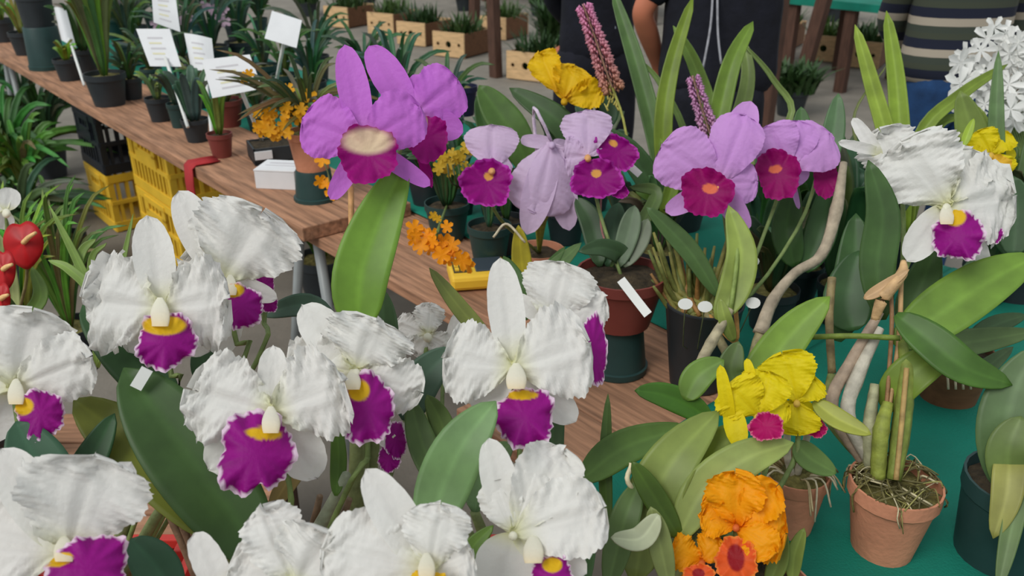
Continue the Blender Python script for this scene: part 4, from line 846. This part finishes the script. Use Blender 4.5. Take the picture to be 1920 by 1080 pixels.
# back rows of pots on the teal cloth
rr = random.Random(77); k = 0
for (px, py, rt, L, n, wd, c) in ((250, 120, .085, .42, 20, .03, (76, 104, 70)), (300, 60, .09, .4, 18, .03, (60, 84, 66)), (350, 150, .07, .36, 18, .026, (72, 98, 74)), (405, 130, .08, .4, 20, .026, (56, 84, 60)),
                                  (455, 120, .08, .42, 22, .024, (64, 92, 62)), (500, 170, .07, .3, 18, .022, (70, 98, 66)), (540, 190, .06, .3, 16, .022, (82, 106, 62)), (590, 205, .06, .3, 14, .026, (60, 90, 62)), (215, 70, .08, .5, 20, .032, (100, 138, 58)),
                                  (600, 150, .055, .34, 14, .03, (66, 92, 60)), (240, 40, .085, .4, 16, .03, (74, 100, 60)), (160, 60, .08, .42, 16, .03, (96, 122, 66)), (750, 260, .06, .34, 12, .032, (64, 96, 70)), (840, 280, .06, .3, 12, .026, (70, 96, 70)), (690, 200, .06, .3, 10, .03, (60, 88, 64)), (780, 330, .06, .26, 16, .024, (58, 88, 50)), (870, 215, .058, .02, 0, .02, (60, 88, 64))):
    k += 1; p, z_ = seat(px, py, rt)
    lab = {250: 'dark leafy pot plant behind the slanted-stake sign card', 300: 'dark pot plant below the topmost sign card', 350: 'leafy pot plant behind the narrow curved sign', 405: 'tall dark green pot plant behind the wide sign card', 455: 'thick grassy pot plant between the wide and tilted signs', 500: 'low leafy pot plant under the tilted sign', 540: 'green pot plant just behind the bushy orange orchid', 590: 'pot plant with broad leaves between tilted sign and purple blooms',
           215: 'tall bright green strap-leaved pot plant behind the moss pot', 600: 'slender pot plant against the grey paving', 240: 'pot plant on the back rim of the table by the strap-leaved pot', 160: 'olive green pot plant behind the curved white card', 750: 'pot of pointed leaves behind the two purple blooms', 840: 'pot of grey-green leaves between purple and lavender blooms', 690: 'small pot plant hidden behind the purple dorsal sepal', 780: 'leafy pot plant under the purple blooms', 870: 'empty navy blue pot behind the purple blooms'}[px]
    o = orchid(lab, p.x, p.y, z_, rt, .12, 'navy_plastic' if px == 870 else rr.choice(['black_plastic', 'green_plastic']), name='potted_plant', cat='potted plant', group='pot plants along the back of the table')
    if n: clump(o, pb(o), int(n * 1.7), L, wd * .62, c, 100 + k, .65, lmin=.4)
    if px in (405, 350): florets(o, [(px - 20 + rr.uniform(-40, 70), 20 + rr.uniform(-10, 25)) for i in range(9)], dep(p) - .1, 10, (206, 176, 196), 80 + k)

for i, (lb, px, py, n, L, wd, c, sp) in enumerate((
    ('dark broad-leaved pot plant behind the mauve-pink blooms', 1490, 560, 14, .30, .06, (50, 80, 40), .35), ('dark broad-leaved pot plant behind the large white orchid canes', 1570, 600, 14, .30, .06, (48, 76, 42), .4),
    ('dark green pot plant between the mauve blooms and the large white orchid', 1540, 500, 14, .28, .05, (46, 72, 42), .4), ('green leafy pot plant behind the red-brown pot', 1180, 500, 18, .22, .04, (60, 86, 54), .5),
    ('dark leafy pot plant behind the lavender blooms', 1060, 450, 18, .24, .045, (48, 72, 50), .5), ('low leafy pot plant between red-brown pot and dry cane pot', 1230, 530, 26, .20, .022, (112, 118, 84), .6),
    ('dark narrow-leaved pot plant behind the single lavender lip', 930, 400, 24, .22, .02, (52, 80, 56), .5), ('dark pot plant behind the dry cane pot', 1420, 520, 24, .22, .03, (58, 84, 50), .5),
    ('dark pot plant between the dry cane pot and the long bare cane', 1440, 610, 22, .20, .026, (64, 84, 50), .6), ('olive pot plant behind the lemon yellow orchid', 1840, 560, 16, .3, .05, (70, 98, 56), .4),
    ('dark pot plant under the golden yellow bloom', 1110, 390, 18, .22, .035, (50, 74, 48), .5), ('tangled small pot plant at the foot of the tiny yellow cluster', 800, 380, 26, .18, .018, (70, 92, 50), .7))):
    p = G(px, py, TZ + .008); o = orchid(lb, p.x, p.y, TZ + .008, .055, .09, 'black_plastic', name='potted_plant', cat='potted plant', group='leafy pot plants on the teal cloth')
    clump(o, pb(o), n, L, wd, c, 700 + i, sp, .3, nu=6, tip=.55, wide=.5)
for i, (lb, px, py, n, L, wd, c) in enumerate((
    ('small fuzzy pot plant below the narrow curved sign', 355, 205, 30, .17, .014, (104, 124, 84)), ('fuzzy pot plant behind the black tray', 478, 255, 34, .18, .014, (78, 100, 66)), ('small dark pot plant behind the moss pot', 250, 185, 30, .2, .016, (70, 100, 60)),
    ('fuzzy pot plant between the slanted-stake sign and the moss pot', 275, 165, 34, .24, .016, (90, 116, 76)), ('low fuzzy pot plant below the curved white card', 170, 110, 34, .26, .018, (84, 108, 62)), ('small pot plant behind the maroon pot', 450, 215, 30, .2, .014, (66, 92, 60)),
    ('tall fuzzy pot plant between the topmost sign and strap-leaved pot', 265, 75, 40, .4, .018, (84, 106, 70)), ('tall fuzzy pot plant behind the topmost sign', 375, 70, 44, .4, .018, (76, 98, 66)), ('tall fuzzy pot plant behind the wide sign', 440, 75, 44, .4, .018, (60, 88, 56)), ('grassy pot plant above the tilted sign', 490, 60, 40, .34, .018, (62, 88, 58)))):
    p, z_ = seat(px, py, .05)
    o = orchid(lb, p.x, p.y, z_, .05, .09, ('black_plastic', 'green_plastic')[i % 2], name='potted_plant', cat='potted plant', group='fuzzy pot plants on the far table'); clump(o, pb(o), n, L, wd, c, 800 + i, .8, .35, lmin=.35)

# ================================================================== GROUND LEVEL, LEFT
def ground_plant(label, px, py, n, L, wd, c, seed, spread=.7, z=.0, rt=.11, h=.2, **kw):
    p = G(px, py, z); o = orchid(label, p.x, p.y, z, rt, h, 'black_plastic', name='potted_plant', cat='potted plant', group='plants on the ground by the crates'); clump(o, pb(o), n, L, wd, c, seed, spread, **kw)
ground_plant('bushy plant with arching leaves beside the black crate', 70, 430, 60, .55, .034, (96, 134, 58), 201, .8, droop=.55)
ground_plant('dark arching plant by the wooden post', 40, 400, 50, .6, .036, (70, 104, 56), 202, .8, droop=.5)
ground_plant('low green plant in front of the yellow crate', 130, 520, 34, .34, .026, (80, 116, 56), 203, .8, droop=.5)
ground_plant('low dark plant next to the red anthurium', 60, 540, 40, .5, .036, (62, 90, 50), 204, .8, droop=.5)
ground_plant('green plant behind the arching plants', 100, 330, 40, .55, .034, (66, 96, 56), 205, .8, droop=.5)
ground_plant('green plant under the far end of the plank', 62, 262, 34, .6, .034, (60, 92, 60), 206, .7, droop=.5)
ground_plant('small green plant between the crates and trestle legs', 610, 560, 24, .3, .024, (96, 116, 44), 207, .7)
p0 = G(18, 330, 0)
tag(boxes('wooden_post', [(0, 0, .9, .08, .08, 1.8)], 'dark_wood', None, Vector((p0.x, p0.y, 0)), (R(-3), R(-7), .3)), 'leaning brown wooden post beside the dark arching plant', 'post')
pl_ = G(45, 330, .3)
# grassy clumps on the rear low bench
for i, (px, py, n, c, L, lb) in enumerate(((70, 700, 44, (124, 156, 60), .40, 'bright green grassy orchid clump behind the small-lipped white bloom'), (150, 690, 30, (108, 142, 66), .40, 'narrow-leaved orchid clump beside the two yellow-throated white blooms'), (0, 730, 26, (96, 130, 56), .30, 'grassy clump in front of the red anthurium'))):
    p = G(px, py, BZ); o = orchid(lb, p.x, max(1.2, p.y), BZ, .07, .13, 'black_plastic', name='potted_plant', cat='potted plant', group='grassy clumps on the low bench'); clump(o, pb(o), n, L, .013, c, 300 + i, .55, .3)
    if i == 1:
        for pts, wd in (([(180, 690, 1.55), (190, 600, 1.55), (150, 500, 1.55), (92, 384, 1.55)], 20), ([(180, 690, 1.5), (175, 560, 1.5), (130, 505, 1.5), (90, 488, 1.5)], 22), ([(185, 690, 1.6), (170, 500, 1.62), (200, 455, 1.62)][:3], 14), ([(140, 520, 1.55), (155, 470, 1.56), (180, 448, 1.56)], 18), ([(185, 690, 1.56), (215, 560, 1.56), (250, 400, 1.58)], 14)): leaf(o, pts, wd, (128, 156, 76))
pa = G(30, 640, BZ)
an = orchid('red anthurium with cream spadix and glossy red spathes', -1.12, 1.5, BZ, .08, .14, 'black_plastic', name='anthurium', cat='anthurium')
def spathe(px, py, d, w_, h_, roll, seed):
    C0 = W(px, py, d); n = tocam(C0); X = RT * math.cos(R(roll)) + UP * math.sin(R(roll)); Y = UP * math.cos(R(roll)) - RT * math.sin(R(roll)); V = [C0 + n * .004]; Fs = []; Cc = [lin((190, 26, 30))]; k = d / F
    for i in range(1, 7):
        for q in range(36):
            a = 2 * math.pi * q / 36; r = (i / 6) * (1 - .22 * math.exp(-((a - 1.57) / .3) ** 2) + .16 * math.exp(-((a - 4.71) / .35) ** 2))
            V.append(C0 + X * math.cos(a) * r * w_ * k + Y * math.sin(a) * r * h_ * k - n * (.35 * r * r * w_ * k) + n * .004 * math.sin(3 * a) * r); Cc.append(np.array(lin((186, 24, 30))) * (1 - .1 * math.cos(a * 6)))
    Fs += [(0, 1 + q, 1 + (q + 1) % 36) for q in range(36)]
    for i in range(5):
        for q in range(36): b = 1 + i * 36; Fs.append((b + q, b + 36 + q, b + 36 + (q + 1) % 36, b + (q + 1) % 36))
    s = mk('spathe', V, Fs, 'leaf', an, origin=C0, cols=np.array(Cc), solid=.0015)
    tube('spadix', [C0 + n * .004, C0 + n * .02 + (X * .5 + Y * .35) * w_ * k * .6, C0 + n * .03 + (X * .9 + Y * .5) * w_ * k * .75], (.005, .0045, .003), (232, 190, 130), s, n=8, k=7)
    tube('flower_stalk', [C0 - n * .004, C0 - n * .05 - UP * .1, pb(an)], .003, (120, 110, 70), an)
spathe(44, 455, 1.6, 38, 44, 10, 1); spathe(6, 505, 1.55, 24, 40, 0, 2); spathe(2, 560, 1.5, 18, 34, 0, 3)
leaf(an, [(30, 640, 1.6), (20, 600, 1.55), (0, 545, 1.52)], 44, (76, 108, 56)); leaf(an, [(20, 620, 1.6), (75, 560, 1.6), (-10, 430, 1.6)][:2] + [(60, 500, 1.6)], 30, (100, 130, 60))
flower(an, 'white', (12, 395, 1.62), [('s', 20, 352, 40), ('s', -12, 370, 40), ('s', 5, 430, 34)], stem=[(8, 480, 1.66), pb(an)], ruf=.1)
leaf(an, [(30, 620, 1.7), (30, 400, 2.0), (10, 290, 2.1), (-10, 250, 2.1)][:1] + [(20, 520, 1.7), (0, 440, 1.7)], 26, (160, 170, 110))

# ================================================================== BACKGROUND: crates of plants, back tables, people
def hole_panel(w_, h_, holes, t=.018):
    """board in local x-z with octagonal holes, one mesh"""
    V = []; Fs = []; n = len(holes); x0 = -w_ / 2
    for i, r in enumerate(holes):
        xa = x0 + w_ * i / n; xb = x0 + w_ * (i + 1) / n; cx = (xa + xb) / 2; b = len(V)
        outer = [(xb, 0), (xb, h_ / 2), (cx, h_ / 2), (xa, h_ / 2), (xa, 0), (xa, -h_ / 2), (cx, -h_ / 2), (xb, -h_ / 2)]
        for y in (-t / 2, t / 2):
            for (x, z) in outer: V.append((x, y, z))
            for q in range(8): V.append((cx + r * math.cos(q * .7854), y, r * math.sin(q * .7854)))
        for q in range(8):
            q2 = (q + 1) % 8
            Fs += [(b + q, b + q2, b + 8 + q2, b + 8 + q), (b + 16 + q, b + 24 + q, b + 24 + q2, b + 16 + q2), (b + 8 + q, b + 8 + q2, b + 24 + q2, b + 24 + q), (b + q, b + 16 + q, b + 16 + q2, b + q2)]
    me = bpy.data.meshes.new('end_board'); me.from_pydata(V, [], Fs); me.materials.append(M['pale_wood']); me.update(); return me
PANEL = hole_panel(.40, .25, (.020, .036, .020))
def stuff_leaves(parent, base, n, L, wd, c, seed, spread=.6):
    rg = random.Random(seed); V = []; Fs = []; Cc = []
    for i in range(n):
        a = rg.uniform(0, 6.28); sp = spread * rg.uniform(.2, 1); l = L * rg.uniform(.5, 1); d_ = Vector((math.cos(a), math.sin(a), 0)); b = Vector(base) + Vector((rg.uniform(-.14, .14), rg.uniform(-.14, .14), 0))
        s = Vector((-math.sin(a), math.cos(a), 0)) * wd; cc = np.array(lin(c)) * rg.uniform(.8, 1.25); k = len(V)
        for v, ww in ((0, .4), (.4, 1), (.75, .8), (1, .05)):
            p = b + Vector((0, 0, l * (v - .45 * sp * v * v))) + d_ * sp * l * v * v
            V += [p - s * ww, p + s * ww]; Cc += [cc, cc]
        for j in range(3): Fs.append((k + 2 * j, k + 2 * j + 1, k + 2 * j + 3, k + 2 * j + 2))
    return tag(mk('foliage', V, Fs, 'leaf', parent, cols=np.array(Cc)), None, kind='stuff')
def wood_crate(label, px, py, seed, c=(62, 88, 44), L=.5, n=150):
    p = G(px, py, 0); o = thing('wooden_crate', label, 'crate', Vector((p.x, p.y, 0)), 'wooden fruit crates on the paving'); o.rotation_euler = (0, 0, TROT + R(18))
    e = bpy.data.objects.new('end_board', PANEL); col.objects.link(e); e.parent = o; e.location = (0, 0, .135); WO[e.name] = WO[o.name]
    e2 = copy_of(e, o, (0, .50, .135))
    for s in (-1, 1): boxes('side_board', [(s * .195, .25, .135, .012, .49, .23)], 'brown_board', o, WO[o.name])
    boxes('bottom_board', [(0, .25, .015, .38, .49, .014)], 'brown_board', o, WO[o.name])
    f = stuff_leaves(o, WO[o.name], n, L, .016, c, seed); f.location = (0, .25, .022)
row = [('fruit crate of plants farthest up the row on the paving', 632, 52), ('fruit crate of plants second from the far end of the row', 715, 66), ('fruit crate of plants third from the far end of the row', 772, 86), ('fruit crate of plants at the near end of the row beside the brown post', 842, 108),
       ('fruit crate of plants split by the brown post in front of it', 922, 74), ('fruit crate of plants behind the golden yellow bloom', 985, 152), ('fruit crate of plants between the dark-clothed person and the far post', 1450, 92), ('fruit crate of plants between the far posts of the back table', 1540, 116), ('fruit crate of plants beside the striped shirt', 1606, 128)]
for i, (lb, px, py) in enumerate(row): wood_crate(lb, px, py, 400 + i, [(60, 86, 44), (70, 96, 46), (52, 78, 44)][i % 3])
for i, (px, py, lb) in enumerate(((580, 30, 'dark foliage plant beyond the farthest fruit crate'), (690, 20, 'dark foliage plant behind the second crate'), (870, 20, 'dark foliage plant behind the row of crates'), (1010, 30, 'dark foliage plant behind the brown posts'), (1040, 120, 'dark leafy plant beside the half-hidden person in black'), (1440, 40, 'dark foliage plant under the teal-edged table'), (1560, 40, 'dark foliage plant behind the crates under the teal-edged table'), (1480, 215, 'small dark plants on the paving near the mauve blooms'))):
    p = G(px, py, 0); o = orchid(lb, p.x, p.y, 0, .13, .2, 'black_plastic', name='potted_plant', cat='potted plant', group='plants along the back'); f = stuff_leaves(o, WO[o.name] + Vector((0, 0, .18)), 260, .62 if py < 200 else .3, .018, (58, 86, 46), 500 + i, .9)
# brown posts and the teal-edged back tables
def backtable(label, p0, ln, wdt, legs, z=.75):
    t = thing('back_table', label, 'table', Vector((p0.x, p0.y, 0))); t.rotation_euler = (0, 0, TROT)
    boxes('table_top', [(0, wdt / 2, z - .02, ln, wdt, .03)], 'dark_wood', t, WO[t.name]); boxes('cloth_cover', [(0, wdt / 2, z + .0, ln + .02, wdt + .02, .006), (0, -.012, z - .03, ln + .02, .005, .06), (ln / 2 + .01, wdt / 2, z - .03, .005, wdt, .06)], 'teal_cloth', t, WO[t.name])
    for x in legs:
        for y in (.05, wdt - .05): boxes('leg', [(x, y, (z - .035) / 2, .09, .07, z - .035)], 'dark_wood', t, WO[t.name])
    return t
q = G(1585, 4, .75) + AV * .6; backtable('teal-edged back table on brown posts behind the striped shirt', q, 4.2, 1.0, (-1.9, -1.1, -.55, .9, 1.9))
q = G(1000, -85, .75); backtable('teal-covered table on brown posts behind the crate row', q, 5.0, 1.0, (-2.3, -1.2, 0, 1.2, 2.3))
for lb, px, py, tilt in (('brown post standing beside the last fruit crate', 930, 145, 3), ('brown post between the two far crates', 888, 88, -4), ('brown post under the teal edge beside the fruit crates', 1432, 245, 0), ('slanted brown brace beside the fruit crates', 1492, 185, -9)):
    p = G(px, py, 0); tag(boxes('wooden_post', [(0, 0, .8, .10, .08, 1.6)], 'dark_wood', None, Vector((p.x, p.y, 0)), (0, R(-tilt), TROT)), lb, 'post', 'brown posts at the back')

# ------------------------------------------------------------------ people
def skin(name, verts, edges, radii, m, parent, origin, root=0, sub=2):
    me = bpy.data.meshes.new(name); me.from_pydata([Vector(v) for v in verts], edges, []); o = link(name, me, parent, origin)
    md = o.modifiers.new('skin', 'SKIN'); md.use_smooth_shade = True
    sk = me.skin_vertices[0].data if me.skin_vertices else None
    if sk is None:
        bpy.context.view_layer.objects.active = o; me.skin_vertices.new() if hasattr(me.skin_vertices, 'new') else None; sk = me.skin_vertices[0].data
    for i, r in enumerate(radii): sk[i].radius = r if isinstance(r, tuple) else (r, r); sk[i].use_root = (i == root)
    s = o.modifiers.new('sub', 'SUBSURF'); s.levels = sub; s.render_levels = sub
    me.materials.append(M[m]); return o
def person(label, loc, rz, shirt, trousers, arm_l, arm_r, sleeve=.45, wide=1.0):
    L = Vector(loc)
    # joints in the person's own frame: x to the left hand, y backwards, z up
    J = [(0, 0, .96), (0, .0, 1.12), (0, .0, 1.30), (0, .01, 1.43), (0, 0, 1.51), (0, -.01, 1.58), (0, -.015, 1.66), (0, -.01, 1.74)]
    Rr = [(.15, .115), (.135, .105), (.155, .11), (.085, .07), (.055, .055), (.065, .075), (.078, .095), (.055, .065)]
    E = [(i, i + 1) for i in range(7)]
    def chain(start, pts, rads):
        p = start
        for v, r in zip(pts, rads): J.append(v); Rr.append(r); E.append((p, len(J) - 1)); p = len(J) - 1
        return p
    for s, arm in ((1, arm_l), (-1, arm_r)):
        sh, el, wr = Vector((s * .185, .01, 1.40)), Vector(arm[0]), Vector(arm[1])
        e = chain(3, [sh, sh.lerp(el, .5), el, el.lerp(wr, .35), wr], [(.06, .06), .048, .041, .042, .028])
        d_ = (wr - el).normalized(); side = d_.cross(Vector((s, 0, .1))).normalized(); pal = wr + d_ * .045
        e = chain(e, [pal, wr + d_ * .085], [(.034, .020), (.036, .017)])
        for k, (off, ln) in enumerate(((-.028, .06), (-.010, .075), (.010, .072), (.028, .052))):
            b = wr + d_ * .085 + side * off; chain(e, [b + d_ * ln * .5, b + d_ * ln * .95 + Vector((-s * .012, 0, 0))], [.0095, .0075])
        chain(e - 1, [pal - side * .045 + d_ * .025, pal - side * .055 + d_ * .06], [.011, .009])
        hp = Vector((s * .09, 0, .90)); chain(0, [hp, (s * .10, -.01, .70), (s * .10, -.015, .50), (s * .10, .01, .30), (s * .10, .02, .085), (s * .105, -.09, .04)], [.085, .078, .055, .052, .036, (.035, .028)])
    b = skin('person', J, E, Rr, 'skin', None, L); b.rotation_euler = (0, 0, rz); tag(b, label, 'person')
    g = .014
    SJ = [(0, .0, .90), (0, 0, 1.05), (0, 0, 1.18), (0, .0, 1.31), (0, .01, 1.43), (0, .01, 1.475)]; SR = [(.192 * wide, .15), (.172 * wide, .128), (.17 * wide, .125), (.175 * wide, .128), (.10, .085), (.075, .07)]; SE = [(i, i + 1) for i in range(5)]
    for s, arm in ((1, arm_l), (-1, arm_r)):
        sh, el, wr = Vector((s * .19, .01, 1.395)), Vector(arm[0]), Vector(arm[1]); i = len(SJ)
        SJ += [sh, sh.lerp(el, .55), el if sleeve > .6 else sh.lerp(el, .85)]; SR += [.078, .066, .062]; SE += [(4, i), (i, i + 1), (i + 1, i + 2)]
        if sleeve > .9: SJ.append(wr); SR.append(.045); SE.append((i + 2, i + 3))
    c = skin('shirt', SJ, SE, SR, shirt, b, L)
    TJ = [(0, 0, 1.06), (0, 0, .93)]; TR = [(.172, .13), (.178, .138)]; TE = [(0, 1)]
    for s in (1, -1):
        i = len(TJ); TJ += [(s * .092, 0, .84), (s * .10, -.01, .66), (s * .10, -.012, .48), (s * .10, .012, .28), (s * .10, .02, .09)]; TR += [.105, .094, .076, .070, .064]; TE += [(1, i), (i, i + 1), (i + 1, i + 2), (i + 2, i + 3), (i + 3, i + 4)]
    skin('trousers', TJ, TE, TR, trousers, b, L)
    for s in (1, -1): skin('shoe', [(s * .10, .05, .05), (s * .10, -.02, .05), (s * .105, -.13, .04)], [(0, 1), (1, 2)], [(.045, .045), (.047, .045), (.042, .032)], 'shoe', b, L)
    skin('hair', [(0, .02, 1.65), (0, .025, 1.72), (0, .0, 1.775)], [(0, 1), (1, 2)], [(.08, .085), (.088, .095), (.06, .07)], 'hair', b, L)
    for s in (1, -1): skin('ear', [(s * .082, 0, 1.66), (s * .086, .005, 1.685)], [(0, 1)], [.012, .014], 'skin', b, L, sub=1)
    skin('nose', [(0, -.095, 1.675), (0, -.118, 1.645)], [(0, 1)], [.009, .013], 'skin', b, L, sub=1)
    for s in (1, -1): skin('eye', [(s * .03, -.092, 1.672), (s * .034, -.092, 1.672)], [(0, 1)], [.008, .008], 'hair', b, L, sub=1)
    skin('mouth', [(-.022, -.09, 1.612), (0, -.096, 1.61), (.022, -.09, 1.612)], [(0, 1), (1, 2)], [.005, .007, .005], 'red_cloth', b, L, sub=1)
    return b
person('person in a striped navy, beige and olive jumper and blue jeans behind the table', (1.66, 3.28, 0), R(8), 'striped', 'denim', ((.30, .10, 1.14), (.24, .16, .90)), ((-.20, .14, 1.15), (-.05, .22, 1.00)), 1.0, 1.25)
person('person in dark clothes with a bare hanging forearm behind the strap-leaved orchid', (.74, 3.12, 0), R(-6), 'black_fabric', 'black_fabric', ((.14, .16, 1.17), (-.02, .20, 1.02)), ((-.285, -.02, 1.21), (-.20, .11, 1.00)), .45, 1.3)
person('person in black partly hidden behind the pink flower spike', (.36, 3.75, 0), R(10), 'black_fabric', 'black_fabric', ((.14, .16, 1.17), (-.02, .20, 1.02)), ((-.15, .16, 1.17), (.02, .21, 1.0)), 1.0, 1.0)
L0 = Matrix.Translation((.74, 3.12, 0)) @ Matrix.Rotation(R(-6), 4, 'Z')
for P in ([(1337, -20, 2.86), (1332, 50, 2.86), (1318, 128, 2.86)], [(1345, -20, 2.86), (1346, 60, 2.86), (1352, 120, 2.86)]):
    q = tube('drawstring', [W(*p) for p in P], .004, (150, 150, 156), bpy.data.objects['person.001']); q.location = (0, 0, 0)
    off = WO['person.001']; q.data.transform(L0.inverted() @ Matrix.Translation(off))
bag = W(1142, 45, 3.55); tag(skin('cloth_bag', [(0, 0, .07), (0, 0, 0), (.01, 0, -.06)], [(0, 1), (1, 2)], [(.04, .03), (.06, .04), (.05, .04)], 'pale_fabric', None, bag), 'pale folded cloth held beside the dark-clothed person', 'cloth')
